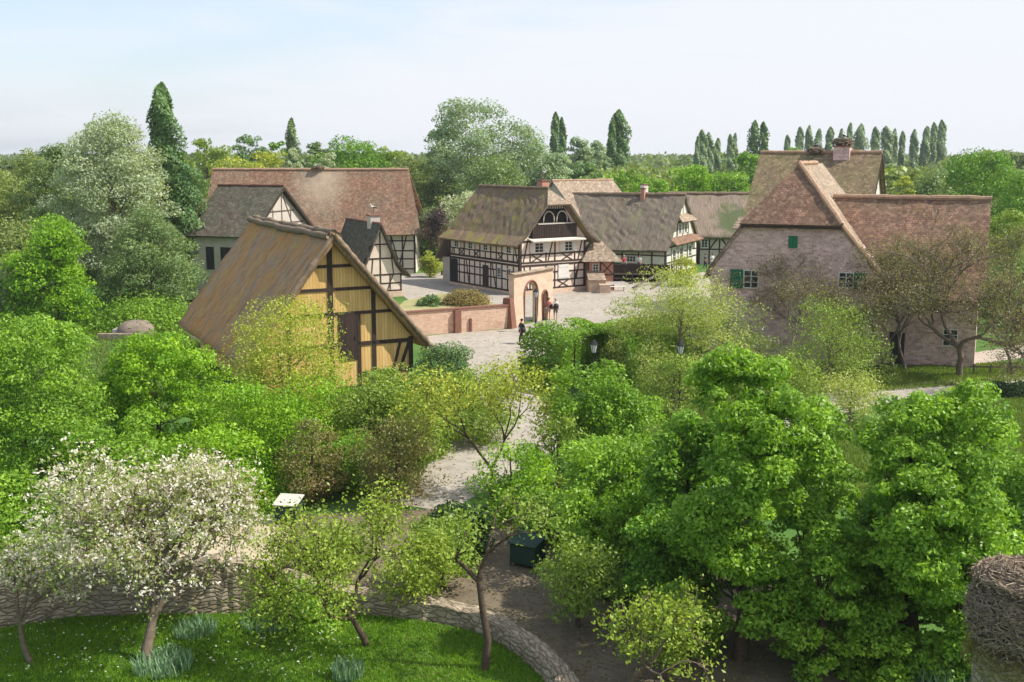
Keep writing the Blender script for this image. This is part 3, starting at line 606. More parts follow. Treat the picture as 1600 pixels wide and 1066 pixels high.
timbers(h1, T, n, [(c1 - 0.1, 0, c1 - 0.1, 8.3, 0.3), (0.08, 0, 0.08, 2.8), (W1 - 0.1, 0, W1 - 0.1, 2.8, 0.26), (6.5, 0, 6.5, 5.9, 0.24), (1.65, 0, 1.65, 4.6, 0.22),
    (3.1, 7.0, 5.5, 7.0), (2.0, 5.72, 6.7, 5.72), (1.1, 4.35, 7.6, 4.35), (0.1, 2.6, 8.7, 2.6, 0.22), (0, 0.9, 4.3, 0.9), (5.6, 0.9, 8.8, 0.9), (8.6, 2.5, 8.0, 0.9, 0.18), (8.05, 2.5, 7.4, 0.1, 0.15), (5.62, 0, 5.62, 4.3, 0.2), (0, 0.12, 8.8, 0.12, 0.24)], 0.17, 0.05)
door(h1, T, 4.42, 5.5, 1.7, 4.25)
mb = MB(); rr = random.Random(2)
for s, xe, ze in ((-1, -1.25, 1.95), (1, W1 + 0.95, 2.35)):
    pts = [(c1 + (xe - c1) * i / 26, -0.62 + rr.uniform(-0.05, 0.05), 8.74 + (ze - 8.9) * i / 26) for i in range(27)]
    mb.tube(pts, [0.17 * rr.uniform(0.75, 1.3) for _ in range(27)], 6)
mb.build('verge_thatch', M['ridge_thatch'], roof, True)

# ------------------------------------------------------------------ B2 long red roofed barn behind
B2L = -33.8; W2 = 23.1
h2 = thing('long_barn', 'long farmhouse under the big red tiled roof with a pale stain below its nest', 'farmhouse', (-10.7 - W2, 124.2, 0))
mb = MB(); g = [(0, -0.1), (10.5, -0.1), (10.5, 4.7), (5.25, 10.9), (0, 4.7)]
mb.add([(0, y, z) for y, z in g] + [(W2 - max(0, z - 4.7) * 0.28, y, z) for y, z in g], [tuple(range(5)), tuple(range(9, 4, -1))] + [((i + 1) % 5, i, i + 5, (i + 1) % 5 + 5) for i in range(5)]); mb.build('wall', M['plaster'], h2)
mb = sweep_roof([(-0.9, 4.35), (0.6, 5.7), (5.25, 11.35), (9.9, 5.7), (11.4, 4.35)], lambda z: 0.45, lambda z: -W2 - 0.7 + (z - 4.35) * 0.26, 0.16, 0.8, 0.03, 5, 0.05)
mb.v = [(-y, x, z) for x, y, z in mb.v]; mb.f = [tuple(f) for f in mb.f]
M['tile_red'] = M['tile_red']; mb.build('roof', M['tile_red'], h2)
ridge_cap(h2, (-0.4, 5.25, 11.37), (W2 - 1.1, 5.25, 11.35), 0.16)
T, n = (lambda u, z, o=0.0: (u, -o, z)), (0, -1, 0)
seg = [(W2 - 0.1, 0, W2 - 0.1, 4.6, 0.22), (0, 4.5, W2, 4.5, 0.2)]
for z in (0.5, 1.6, 2.5, 3.6): seg.append((W2 - 9, z, W2, z, 0.14))
for u in range(1, 9): seg.append((W2 - u * 1.25 - 0.2, 0, W2 - u * 1.25 - 0.2, 4.5, 0.15))
seg += [(W2 - 0.9, 4.5, W2 - 1.9, 0.5, 0.14), (W2 - 2.8, 4.5, W2 - 2.0, 1.6, 0.14), (W2 - 5.2, 4.5, W2 - 4.3, 1.6, 0.14)]
timbers(h2, T, n, seg, 0.14)
window(h2, T, W2 - 7.4, W2 - 6.5, 2.7, 3.55)

# ------------------------------------------------------------------ B3 dark roof, pale gable, left
a3 = R(70); p = AT(395, 357, 97.2)
h3 = thing('grey_house', 'grey plastered house with dark mossy roof and arched window left of the thatched barn', 'house', (-22.4, 97.2, 0), a3)
gable_walls(h3, 9.4, 6.6, 6.4, 6.4, 9.75, 'plaster_grey', name='wall')
sweep_roof([(-0.75, 6.0), (4.7, 10.25), (10.1, 6.0)], lambda z: -0.35, lambda z: 6.6, 0.16, 0.7, 0.03, 7).build('roof', M['tile_dark'], h3)
ridge_cap(h3, (4.7, -0.35, 10.28), (4.7, 6.6, 10.28), 0.13, 'coping')
T, n = front()
timbers(h3, T, n, [(1.0, 6.9, 8.4, 6.9, 0.12), (2.6, 8.0, 6.8, 8.0, 0.12), (4.7, 6.9, 4.7, 9.6, 0.12), (3.2, 6.9, 3.2, 8.2, 0.1), (6.2, 6.9, 6.2, 8.2, 0.1), (5.0, 9.3, 6.4, 6.9, 0.12)], 0.12, mat='timber_grey')
mb = MB(); mb.beam((-0.35 + 5.1, -0.36, 10.0), (10.0, -0.36, 5.95), 0.26, 0.05, (0, -1, 0)); mb.beam((4.65, -0.36, 10.0), (-0.65, -0.36, 5.95), 0.2, 0.04, (0, -1, 0)); mb.build('barge_board', M['timber'], h3)
T, n = left()
window(h3, T, 2.0, 3.4, 3.0, 5.0, 3, 2, fr='timber'); window(h3, T, 4.1, 4.9, 3.0, 5.0, 2, 2, fr='timber')
mb = MB(); mb.box(-0.35, 0, -0.05, 0.6, 0, 6.2); mb.build('pilaster', M['plaster_grey'], h3)
mb = MB(); mb.box(0, 5, 6.6, 9.2, 0, 5.6); mb.build('shed_wall', M['dark_wood'], h3)
mb = MB(); mb.poly([(-1.2, 6.6, 5.7), (-1.2, 9.6, 5.5), (5, 9.6, 8.9), (5, 6.6, 9.1)], 0.15); mb.build('shed_roof', M['tile_moss'], h3)

# ------------------------------------------------------------------ B4 small timbered gable
o = G(628, 463); h4 = thing('timbered_cottage', 'small half timbered cottage with steep gable and flared dark roof behind the barn', 'cottage', (o[0] - math.cos(TH27) * 4.14, o[1] - math.sin(TH27) * 4.14, 0), TH27)
gable_walls(h4, 4.14, 9, 2.1, 2.1, 6.5, 'plaster_pink', top=[(3.55, 2.95), (2.07, 6.45), (0.6, 2.95)])
sweep_roof([(-0.75, 1.9), (-0.1, 2.4), (0.55, 3.25), (2.07, 6.8), (3.6, 3.25), (4.25, 2.4), (4.9, 1.9)], lambda z: -0.4, lambda z: 9.4, 0.15, 0.5, 0.02, 9).build('roof', M['tile_dark'], h4)
ridge_cap(h4, (2.07, -0.4, 6.82), (2.07, 9.4, 6.82), 0.11, 'coping')
T, n = front()
timbers(h4, T, n, [(0.08, 0.5, 0.08, 2.2), (4.06, 0.5, 4.06, 2.2), (2.07, 0.5, 2.07, 6.3), (0, 2.1, 4.14, 2.1), (0.55, 3.6, 3.5, 3.6), (1.2, 4.9, 2.95, 4.9), (0.5, 3.5, 0.9, 2.1, 0.11), (1.1, 4.8, 0.9, 3.6, 0.1), (3.05, 4.8, 3.35, 2.1, 0.1),
    (0, 1.3, 4.14, 1.3, 0.11), (0, 0.6, 4.14, 0.6), (3.3, 2.1, 2.7, 0.6, 0.1), (0.9, 2.1, 1.4, 0.6, 0.1), (3.0, 2.1, 3.0, 0.6, 0.1), (1.35, 3.6, 1.2, 2.1, 0.1)], 0.13, 0.03)
mb = MB(); mb.beam((2.05, -0.41, 6.7), (3.62, -0.41, 3.15), 0.2, 0.05, (0, -1, 0)); mb.beam((3.6, -0.41, 3.2), (4.85, -0.41, 1.85), 0.2, 0.05, (0, -1, 0)); mb.build('barge_board', M['timber'], h4)
chimney(h4, 2.3, 2.2, 5.6, 7.5, 0.95, 'plaster_grey')
mb = MB(); mb.box(-0.12, 4.26, -0.1, 9, -0.1, 0.5); mb.build('plinth', M['sandstone'], h4)

# ------------------------------------------------------------------ B5 big half timbered house in the centre
a5 = R(35); h5 = thing('half_timbered_house', 'large half timbered house with mossy half hipped roof, arched loggia and white shutters', 'half timbered house', (0.714, 104.15, 0), a5)
W5, L5, c5 = 7.8, 12.3, 3.9
gable_walls(h5, W5, L5, 5.1, 5.1, 9.4, 'plaster_pink', top=[(5.3, 8.1), (3.9, 9.3), (2.5, 8.1)])
prof = [(-1.1, 4.75), (0.1, 5.55), (2.6, 8.45), (3.9, 9.85), (5.2, 8.45), (7.7, 5.55), (8.95, 4.75)]
r5 = sweep_roof(prof, lambda z: -0.85 + max(0, z - 8.45) * 1.2, lambda z: L5 + 0.4, 0.2, 0.5, 0.035, 11, 0.08, 0.03).build('roof', M['thatch_grey'], h5)
mb = MB(); mb.poly([(2.5, -0.95, 8.42), (5.3, -0.95, 8.42), (3.9, 0.88, 9.88)], 0.16, (0, -1, 1)); mb.build('roof_hip', M['tile_light'], h5)
ridge_cap(h5, (3.9, 0.7, 9.88), (3.9, L5 + 0.4, 9.86), 0.15, 'ridge_thatch')
for s_ in (0, 1):
    mb = MB()
    for a, b in ((0, 1), (1, 2)):
        A = prof[a] if s_ == 0 else prof[-1 - a]; B = prof[b] if s_ == 0 else prof[-1 - b]
        mb.beam((A[0], -0.86, A[1] - 0.08), (B[0], -0.86, B[1] - 0.08), 0.22 if s_ else 0.14, 0.05, (0, -1, 0))
    mb.build('verge_board', M['timber_grey'], r5)
T, n = front()
seg = [(0.1, 0.4, 0.1, 5.1, 0.24), (W5 - 0.1, 0.4, W5 - 0.1, 5.1, 0.24), (0, 0.45, W5, 0.45, 0.2), (0, 1.2, W5, 1.2, 0.13), (0, 2.0, W5, 2.0, 0.13), (0, 2.72, W5, 2.72, 0.2), (0, 3.0, W5, 3.0, 0.16), (0, 3.75, W5, 3.75, 0.15), (0, 5.0, W5, 5.0, 0.2)]
for u in (1.2, 3.05, 4.1, 6.5): seg += [(u, 0.45, u, 2.7, 0.14), (u, 3.0, u, 5.0, 0.14)]
for a in (1.35, 4.9): seg += [(a, 3.05, a + 1.3, 3.72, 0.1), (a, 3.72, a + 1.3, 3.05, 0.1)]
seg += [(4.45, 0.5, 5.75, 1.15, 0.1), (4.45, 1.15, 5.75, 0.5, 0.1), (0.9, 5, 0.4, 3.05, 0.12), (6.9, 3.05, 7.4, 5, 0.12), (6.4, 0.5, 6.75, 1.95, 0.12), (7.0, 2.6, 6.7, 1.2, 0.12), (3.3, 3.1, 3.8, 4.9, 0.11), (0.5, 2.6, 0.9, 0.5, 0.12)]
timbers(h5, T, n, seg)
for a, b in ((1.7, 2.75), (5.25, 6.2)): window(h5, T, a, b, 3.9, 4.85, 2, 3, 0.55)
q = MB(); panel(q, T, 4.5, 5.75, 1.3, 2.65, 0.05, 0.09); panel(q, T, 4.56, 5.69, 1.4, 1.5, 0.09, 0.11); panel(q, T, 4.56, 5.69, 2.4, 2.5, 0.09, 0.11); q.build('shutter', M['white_paint'], h5)
q = MB(); q.poly([(0.9, -0.9, 5.08), (7.2, -0.9, 5.08), (7.2, 0, 5.3), (0.9, 0, 5.3)], 0.12); q.build('pent_board', M['plaster'], h5)
q = MB(); panel(q, T, 1.3, 6.5, 5.32, 6.55, 0.2, 0.3); q.build('balcony_parapet', M['dark_wood'], h5)
q = MB(); q.add([T(1.0, 5.3, .03), T(6.8, 5.3, .03), T(5.2, 7.98, .03), T(2.6, 7.98, .03)], [(0, 1, 2, 3)]); q.build('loggia_shade', M['dark'], h5)  # flat near-black panel, the shade inside the loggia put into its colour
q = MB(); panel(q, T, 1.9, 5.9, 6.55, 6.66, 0.18, 0.34)
for cx in (3.2, 4.75):
    pts = [T(cx + 0.62 * math.cos(a), 7.0 + 0.75 * math.sin(a), 0.24) for a in np.linspace(0, math.pi, 13)]
    q.tube([T(cx + 0.62, 6.6, 0.24)] + pts + [T(cx - 0.62, 6.6, 0.24)], 0.06, 5)
q.build('loggia_arches', M['plaster_grey'], h5)
q = MB()
for u in [1.5 + 0.2 * k for k in range(25)]: q.beam(T(u, 5.35, 0.3), T(u, 6.5, 0.3), 0.05, 0.035, n)
q.build('balusters', M['timber'], h5); q = MB()
for u in [2.5 + 0.28 * k for k in range(11)]: q.beam(T(u, 7.9, 0.1), T(u, 8.25, 0.1), 0.06, 0.03, n)
q.build('gable_lattice', M['timber'], h5)

T, n = left()
seg = [(0.1, 0.4, 0.1, 5.1, 0.24), (L5 - .1, 0.2, L5 - .1, 5, 0.2)]
for z, w_ in ((0.3, 0.16), (1.35, 0.14), (2.1, 0.12), (2.75, 0.2), (3.05, 0.2), (3.75, 0.14), (4.4, 0.1), (4.95, 0.16)): seg.append((0, z, L5, z, w_))
for u in np.arange(1.0, 12.2, 0.95): seg += [(u, 0.3, u, 2.7, 0.15), (u, 3.1, u, 4.95, 0.15)]
for u in (2.7, 6.9, 9.6): seg += [(u, 3.1, u + 0.9, 3.7, 0.1), (u, 3.7, u + 0.9, 3.1, 0.1)]
seg += [(0.3, 3.1, 0.95, 4.9, 0.13), (11.9, 3.1, 11.3, 4.9, 0.13), (3.9, 0.3, 4.6, 2.7, 0.12), (8.7, 0.3, 9.2, 2.7, 0.12)]
timbers(h5, T, n, seg, mat='timber')
for u in (1.35, 5.3, 8.0, 10.6): window(h5, T, u, u + 0.75, 3.8, 4.85, 2, 3, 0.4)
for u in (1.4, 3.0): window(h5, T, u, u + 0.7, 1.4, 2.4, 2, 3)
door(h5, T, 5.2, 6.2, 0.2, 2.4); door(h5, T, 10.8, 12.1, 0.1, 2.6, 'dark')
q = MB(); q.box(-0.15, W5 + 0.15, -0.15, 0.3, -0.1, 0.38); q.box(-0.12, 0.2, 0.3, L5, -0.1, 0.22); q.build('plinth', M['sandstone'], h5)
q = MB(); q.box(0.3, W5 - 0.3, L5, L5 + 1.9, -0.1, 2.6); q.build('lean_to_wall', M['plaster_grey'], h5)
q = MB(); q.poly([(-0.4, L5 + 0.1, 5.0), (W5 + 0.4, L5 + 0.1, 5.0), (W5 + 0.4, L5 + 2.3, 2.5), (-0.4, L5 + 2.3, 2.5)], 0.15); q.build('lean_to_roof', M['thatch_dark'], h5)
chimney(h5, 4.9, 3.0, 8.2, 10.6, 0.85, 'redbrick')

# ------------------------------------------------------------------ B6 light tiled roof behind
h6 = thing('light_roofed_house', 'house with plain pale brown tiled roof rising behind the half timbered house', 'house', (AT(866, 284, 132.5)[0] + 3.44, 132.5 - 4.92, 0), R(35))
gw = MB(); g = [(0, 0), (12, 0), (12, 5.2), (6, 9.8), (0, 5.2)]
gw.add([(0, y, z) for y, z in g] + [(8.4, y, z) for y, z in g], [tuple(range(5)), tuple(range(9, 4, -1))] + [((i + 1) % 5, i, i + 5, (i + 1) % 5 + 5) for i in range(5)]); gw.build('wall', M['plaster_grey'], h6)
mb = sweep_roof([(-1.5, 3.6), (-0.4, 4.9), (6, 10.0), (12.4, 4.9)], lambda z: 0.3, lambda z: -8.9, 0.15, 0.8, 0.02, 13); mb.v = [(-y, x, z) for x, y, z in mb.v]; mb.build('roof', M['tile_light'], h6)
ridge_cap(h6, (-0.3, 6, 10.02), (8.9, 6, 10.02), 0.13)
chimney(h6, 8.9 + 3.0, 3.6, 5.5, 9.5, 0.7, 'plaster_white')

# ------------------------------------------------------------------ B7 long thatched house with tiered gable
a7 = R(65); o = G(1040, 432); h7 = thing('thatched_farmhouse', 'long grey thatched farmhouse whose right gable has small tiled pent roofs', 'farmhouse', (o[0], o[1], 0), a7)
gable_walls(h7, 12, 14.0, 3.1, 3.1, 8.2, 'plaster_white', 6.0)
sweep_roof([(-0.7, 2.85), (0.4, 3.7), (6, 8.65), (11.6, 3.7), (12.7, 2.85)], lambda z: -0.35, lambda z: 13.6, 0.3, 0.5, 0.06, 15, 0.15, 0.05).build('roof', M['thatch_dark'], h7)
ridge_cap(h7, (6, -0.3, 8.6), (6, 13.6, 8.5), 0.22, 'ridge_thatch')
T, n = front()
timbers(h7, T, n, [(0.1, 0, 0.1, 3.2), (11.9, 0, 11.9, 3.2), (0, 3.05, 12, 3.05), (0, 1.4, 12, 1.4, 0.13), (3, 5.6, 9, 5.6), (2, 3.05, 2, 0), (4, 5.6, 4, 0), (6, 8, 6, 0), (8, 5.6, 8, 0), (10, 3.05, 10, 0), (4, 5.5, 3.2, 3.1, 0.12), (8, 5.5, 8.9, 3.1, 0.12), (0, 2.2, 12, 2.2, 0.1)])
q = MB(); q.poly([(0.6, -1.0, 3.35), (11.6, -1.0, 3.35), (11.2, 0, 4.05), (1.0, 0, 4.05)], 0.12); q.build('lower_pent_roof', M['tile_stone'], h7)
q = MB(); q.poly([(3.0, -0.9, 5.7), (9.0, -0.9, 5.7), (8.2, 0, 6.5), (3.8, 0, 6.5)], 0.12); q.build('upper_pent_roof', M['tile_light'], h7)
for a, b, z0, z1 in ((4.4, 5.3, 4.3, 5.4), (6.6, 7.5, 4.3, 5.4), (2.3, 3.4, 1.5, 2.7), (5.0, 6.2, 1.5, 2.7), (8.5, 9.6, 1.5, 2.7)): window(h7, T, a, b, z0, z1, 2, 3, 0.4)
T, n = left()
timbers(h7, T, n, [(u, 0, u, 3.1, 0.16) for u in (0.1, 1.6, 3.1, 5.0, 6.8, 8.6, 10.4)] + [(0, 2.2, 12.5, 2.2, 0.13), (0, 1.2, 6.8, 1.2, 0.13), (0, 3.0, 12.5, 3.0, 0.16)])
window(h7, T, 3.4, 4.5, 1.4, 2.1, 3, 2)
chimney(h7, 5.6, 4.6, 7.6, 9.3, 0.45, 'redbrick'); 

# wooden gallery in front of B7
gal = thing('wooden_gallery', 'dark wooden raised gallery with pale rails in front of the thatched farmhouse', 'gallery', (9.4, 115.5, 0), R(-4))
q = MB(); q.box(0, 7.0, 0, 3.2, 0.75, 0.9); q.build('deck', M['timber'], gal)
q = MB(); q.box(0, 6.9, -0.05, 0.02, 0.95, 1.85)
for k in range(8): q.box(k, k + 0.14, -0.16, -0.05, 0, 1.95)
q.build('parapet', M['dark_wood'], gal)
q = MB(); q.box(0, 6.6, -0.24, -0.165, 0.78, 0.92); q.box(0, 5.2, -0.24, -0.165, 0.35, 0.47); q.build('rail', M['timber_grey'], gal)
q = MB(); q.box(0.2, 6.8, 0.6, 3.0, 0, 0.74); q.build('under_deck_shade', M['dark'], gal)  # near-black block added for the shade below the deck
q = MB(); q.tube([(6.3, -0.6, 1.3), (2.9, -5.5, 0.06)], 0.1, 6); q.tube([(7.2, -0.6, 1.3), (4.6, -6.5, 0.06)], 0.1, 6); q.tube([(2.6, -2.2, 0.1), (6.4, -2.6, 1.0)], 0.08, 6); q.build('ramp_pole', M['timber_grey'], gal)

# ------------------------------------------------------------------ B8 mossy thatched house at the back
h8 = thing('mossy_thatched_house', 'low thatched house with a green moss patch, left of the tall mossy tiled roof', 'house', (19.5, 134.5, 0))
gw = MB(); g = [(0, 0), (9, 0), (9, 3.6), (4.5, 7.9), (0, 3.6)]
gw.add([(0, y, z) for y, z in g] + [(11, y, z) for y, z in g], [tuple(range(5)), tuple(range(9, 4, -1))] + [((i + 1) % 5, i, i + 5, (i + 1) % 5 + 5) for i in range(5)]); gw.build('wall', M['plaster_grey'], h8)
mb = sweep_roof([(-0.7, 3.4), (4.5, 8.4), (9.7, 3.4)], lambda z: 0.4, lambda z: -11.4, 0.3, 0.6, 0.08, 17, 0.15, 0.04); mb.v = [(-y, x, z) for x, y, z in mb.v]; mb.build('roof', M['thatch_mossy'], h8, True)
ridge_cap(h8, (-0.3, 4.5, 8.35), (11.3, 4.5, 8.3), 0.2, 'ridge_thatch')
T, n = front()
timbers(h8, T, n, [(u, 0, u, 3.6) for u in (0.1, 1.5, 3.0, 4.2, 5.4, 6.6, 8, 9.5, 10.9)] + [(0, 3.5, 11, 3.5), (0, 1.8, 11, 1.8), (4.2, 1.8, 5.4, 3.5), (5.4, 3.4, 6.6, 1.8)])
q = MB(); panel(q, T, 1.6, 2.9, 0.05, 3.2, 0.0, 0.03); q.build('door', M['dark'], h8)
window(h8, T, 3.2, 4.0, 2.0, 3.0)

# ------------------------------------------------------------------ B9 stone house with hipped front and long right wing
a9 = R(-23); o = G(1107, 552); h9 = thing('stone_house', 'big grey pink stone house with brown tiled hipped roof, green shutters and long right wing', 'stone house', (o[0], o[1], 0), a9)
W9, L9, c9 = 10.6, 13.0, 5.05
gable_walls(h9, W9, L9, 5.5, 5.9, 0, 'stone', top=[(7.9, 8.62), (5.05, 8.62), (2.2, 8.62)])
prof = [(-0.55, 5.0), (2.1, 8.72), (c9, 12.4), (8.0, 8.72), (10.7, 5.55), (11.0, 5.2)]
sweep_roof(prof, lambda z: -0.12 + max(0, z - 8.72) * 0.68, lambda z: L9, 0.14, 0.6, 0.02, 19).build('roof', M['tile_light'], h9)
q = MB(); q.poly([(1.85, -0.45, 8.66), (8.25, -0.45, 8.66), (c9 + 0.02, 2.36, 12.46)], 0.14, (0, -1, 1)); q.build('roof_hip', M['tile_stone'], h9)
q = MB(); q.box(1.9, 8.2, -0.38, -0.02, 8.42, 8.52); q.build('eaves_board', M['timber'], h9)
ridge_cap(h9, (8.2, -0.38, 8.74), (c9, 2.36, 12.48), 0.17); ridge_cap(h9, (c9, 2.36, 12.45), (c9, L9 - 3, 12.45), 0.16); ridge_cap(h9, (8.1, -0.05, 8.72), (10.9, -0.05, 5.4), 0.16); ridge_cap(h9, (-0.3, -0.02, 5.4), (2.0, -0.02, 8.6), 0.09, 'coping')
T, n = front()
window(h9, T, 2.15, 3.15, 4.45, 5.65, 2, 3, 0.85, 'green_paint', sides='l')
window(h9, T, 8.1, 9.05, 4.75, 5.75, 2, 3, 0.75, 'green_paint', sides='r')
q = MB(); panel(q, T, 4.93, 5.5, 7.15, 7.92, 0.0, 0.06); q.build('shutter', M['green_paint'], h9)
q = MB(); q.add([(6.8, 0.9, -0.1), (16.3, 0.9, -0.1), (16.3, 9.9, -0.1), (6.8, 9.9, -0.1), (6.8, 0.9, 4.3), (16.3, 0.9, 4.3), (16.3, 9.9, 4.3), (6.8, 9.9, 4.3), (6.8, 5.4, 9.9), (16.3, 5.4, 9.9)],
      [(0, 1, 5, 4), (1, 2, 6, 9, 5), (2, 3, 7, 6), (3, 0, 4, 8, 7)]); q.build('wing_wall', M['stone'], h9)
mb = sweep_roof([(0.35, 4.25), (5.4, 10.22), (10.5, 4.2)], lambda z: -7.05, lambda z: -16.65, 0.15, 0.7, 0.03, 21, 0.04); mb.v = [(-y, x, z) for x, y, z in mb.v]; mb.build('wing_roof', M['tile_stone'], h9)
ridge_cap(h9, (6.9, 5.4, 10.26), (16.7, 5.4, 10.26), 0.17)
Tw = lambda u, z, o=0.0: (u, 0.9 - o, z)
door(h9, Tw, 11.3, 12.2, 0, 2.0); window(h9, Tw, 9.6, 10.5, 1.3, 2.4); window(h9, Tw, 14.4, 15.3, 1.3, 2.4)
q = MB(); q.box(15.1, 15.5, 1.0, 1.3, 3.6, 4.2); q.build('gutter_bracket', M['timber'], h9)

# ------------------------------------------------------------------ B10 tall mossy roof behind
a10 = R(-25); h10 = thing('tall_mossy_roofed_house', 'tall house with olive mossy tiled roof and white right gable behind the stone house', 'house', (25.7 - 4.2 * math.cos(a10) + 5.2 * math.sin(a10), 95 - 4.2 * math.sin(a10) - 5.2 * math.cos(a10), 0), a10)
LX = 8.9; gw = MB(); g = [(0, 0), (10.4, 0), (10.4, 8.0), (5.2, 12.8), (0, 8.0)]
gw.add([(0, y, z) for y, z in g] + [(LX, y, z) for y, z in g], [tuple(range(5)), tuple(range(9, 4, -1))] + [((i + 1) % 5, i, i + 5, (i + 1) % 5 + 5) for i in range(5)]); gw.build('wall', M['plaster_white'], h10)
mb = sweep_roof([(-0.9, 7.35), (0.3, 8.5), (5.2, 13.2), (10.1, 8.5), (11.3, 7.35)], lambda z: 0.75, lambda z: -LX - 0.35, 0.16, 0.7, 0.03, 23, 0.03); mb.v = [(-y, x, z) for x, y, z in mb.v]; mb.build('roof', M['tile_moss'], h10)
ridge_cap(h10, (-0.7, 5.2, 13.22), (LX + 0.35, 5.2, 13.22), 0.15)
T, n = right(LX); window(h10, T, 4.7, 5.6, 10.2, 11.4, 1, 2, fr='timber'); window(h10, T, 2.5, 3.4, 8.2, 9.3); window(h10, T, 6.5, 7.4, 8.2, 9.3)
q = MB(); q.beam((LX + 0.38, 5.2, 13.0), (LX + 0.38, 11.2, 7.3), 0.22, 0.04, (1, 0, 0)); q.beam((LX + 0.38, 5.2, 13.0), (LX + 0.38, -0.8, 7.3), 0.16, 0.04, (1, 0, 0)); q.build('barge_board', M['timber'], h10)
q = MB(); q.poly([(-1.3, -1.5, 7.1), (3.5, -1.5, 7.1), (3.5, -0.3, 8.0), (-1.1, -0.3, 8.0)], 0.12); q.build('pent_roof', M['tile_light'], h10)
for xx in (-1.0, -0.45): q = MB(); q.box(xx, xx + 0.14, -1.3, -1.16, 0, 7.0); q.build('post', M['white_paint'], h10)
chimney(h10, 6.1, 5.2, 11.5, 13.75, 1.3, 'stone')

# ------------------------------------------------------------------ small brick annexe, gate wall, garden wall
an = thing('brick_annexe', 'small red brick and timber annexe with low brown roof beside the big timbered house', 'annexe', (7.35, 108.2, 0), R(5))
q = MB(); q.box(0, 2.6, 0, 2.6, -0.1, 2.95); q.build('wall', M['redbrick'], an)
q = MB()
q.add([(-0.7, -0.7, 2.85), (3.3, -0.7, 2.85), (3.3, 3.2, 2.85), (-0.7, 3.2, 2.85), (0.6, 1.3, 4.9), (1.3, 1.3, 4.9)], [(0, 1, 5, 4), (1, 2, 5), (2, 3, 4, 5), (3, 0, 4), (3, 2, 1, 0)]); q.build('roof', M['tile_light'], an)
T, n = front(); timbers(an, T, n, [(0.05, 0, 0.05, 2.9), (1.25, 0, 1.25, 2.9), (2.55, 0, 2.55, 2.9), (0, 1.5, 2.6, 1.5), (1.25, 1.5, 1.9, 0, 0.1), (1.25, 2.8, 2.5, 1.5, 0.1), (1.3, 1.5, 2.5, 2.8, 0.1), (0, 2.8, 2.6, 2.8)], 0.12)
window(an, T, 0.45, 1.05, 1.7, 2.6)
q = MB(); q.poly([(-0.2, -1.9, 1.2), (1.5, -1.9, 1.2), (1.5, -0.02, 1.9), (-0.2, -0.02, 1.9)], 0.1); q.build('porch_roof', M['tile_light'], an)
q = MB(); q.box(-0.1, 1.3, -1.7, -0.02, -0.1, 1.15); q.build('porch_wall', M['sandstone'], an)

gw_ = thing('gate_wall', 'tall sandstone gate wall with arched gateway and narrow arched side door', 'gate wall', (0.15, 84.43, 0), R(59))
q = MB(); Lg = 6.1; th_ = 0.45; cx, hw, sp = 2.55, 1.05, 2.3; cx2, hw2, sp2 = 4.75, 0.42, 1.95
def arch(cx, hw, sp): return [(cx - hw, -0.1)] + [(cx - hw * math.cos(a), sp + hw * math.sin(a)) for a in np.linspace(0, math.pi, 13)] + [(cx + hw, -0.1)]
A1, A2 = arch(cx, hw, sp), arch(cx2, hw2, sp2)
outl = [(0, -0.1)] + A1 + A2 + [(Lg, -0.1), (Lg, 4.05), (0, 4.05)]; nO = len(outl)
q.add([(x, 0, z) for x, z in outl] + [(x, th_, z) for x, z in outl], [tuple(range(nO)), tuple(range(2 * nO - 1, nO - 1, -1))] + [((i + 1) % nO, i, i + nO, (i + 1) % nO + nO) for i in range(nO)])
q.build('wall', M['sandstone'], gw_)
q = MB(); q.poly([(-0.15, -0.2, 4.06), (Lg + 0.1, -0.2, 4.06), (Lg + 0.1, 0.22, 4.16), (-0.15, 0.22, 4.16)], 0.05); q.poly([(-0.15, 0.65, 4.06), (Lg + 0.1, 0.65, 4.06), (Lg + 0.1, 0.22, 4.16), (-0.15, 0.22, 4.16)], 0.05); q.build('coping', M['tile_light'], gw_)
for k, (c_, h_, s_) in enumerate(((cx, hw, sp), (cx2, hw2, sp2))):
    q = MB(); pts = [(c_ - h_ * math.cos(a), -0.03, s_ + h_ * math.sin(a)) for a in np.linspace(0, math.pi, 13)]; q.tube([(c_ - h_, -0.03, 0)] + pts + [(c_ + h_, -0.03, 0)], 0.09, 5); q.build('arch_surround', M['coping'], gw_)
q = MB(); q.box(cx - hw, cx - 0.05, th_ + 0.02, th_ + 0.08, 0, 3.1); q.build('gate_leaf', M['timber_grey'], gw_)
q = MB(); q.box(cx2 - hw2, cx2 + hw2, 0.3, 0.36, 0, 2.35); q.build('side_door', M['coping'], gw_)
q = MB(); q.add([(-0.75, -0.3, -0.1), (-0.05, -0.3, -0.1), (-0.05, 0.75, -0.1), (-0.75, 0.75, -0.1), (-0.6, 0, 2.3), (-0.05, 0, 2.3), (-0.05, 0.6, 2.3), (-0.6, 0.6, 2.3)], [(0, 1, 5, 4), (1, 2, 6, 5), (2, 3, 7, 6), (3, 0, 4, 7), (4, 5, 6, 7)]); q.build('buttress', M['coping'], gw_)

bw_ = thing('garden_wall', 'low light brick garden wall with red coping left of the arched gate', 'garden wall', (0.05, 84.35, 0), R(180 + 28))
q = MB(); q.box(0.5, 15, -0.2, 0.2, -0.1, 1.75); q.build('wall', M['brick'], bw_)
q = MB(); q.box(0.4, 15.1, -0.29, 0.29, 1.75, 1.84); q.build('coping', M['coping'], bw_)
for xx in (4.55,): q = MB(); q.box(xx, xx + 0.5, 0.2, 0.5, -0.1, 1.7); q.box(xx - 0.95, xx - 0.8, 0.2, 0.36, -0.1, 1.0); q.build('buttress', M['coping'], bw_)

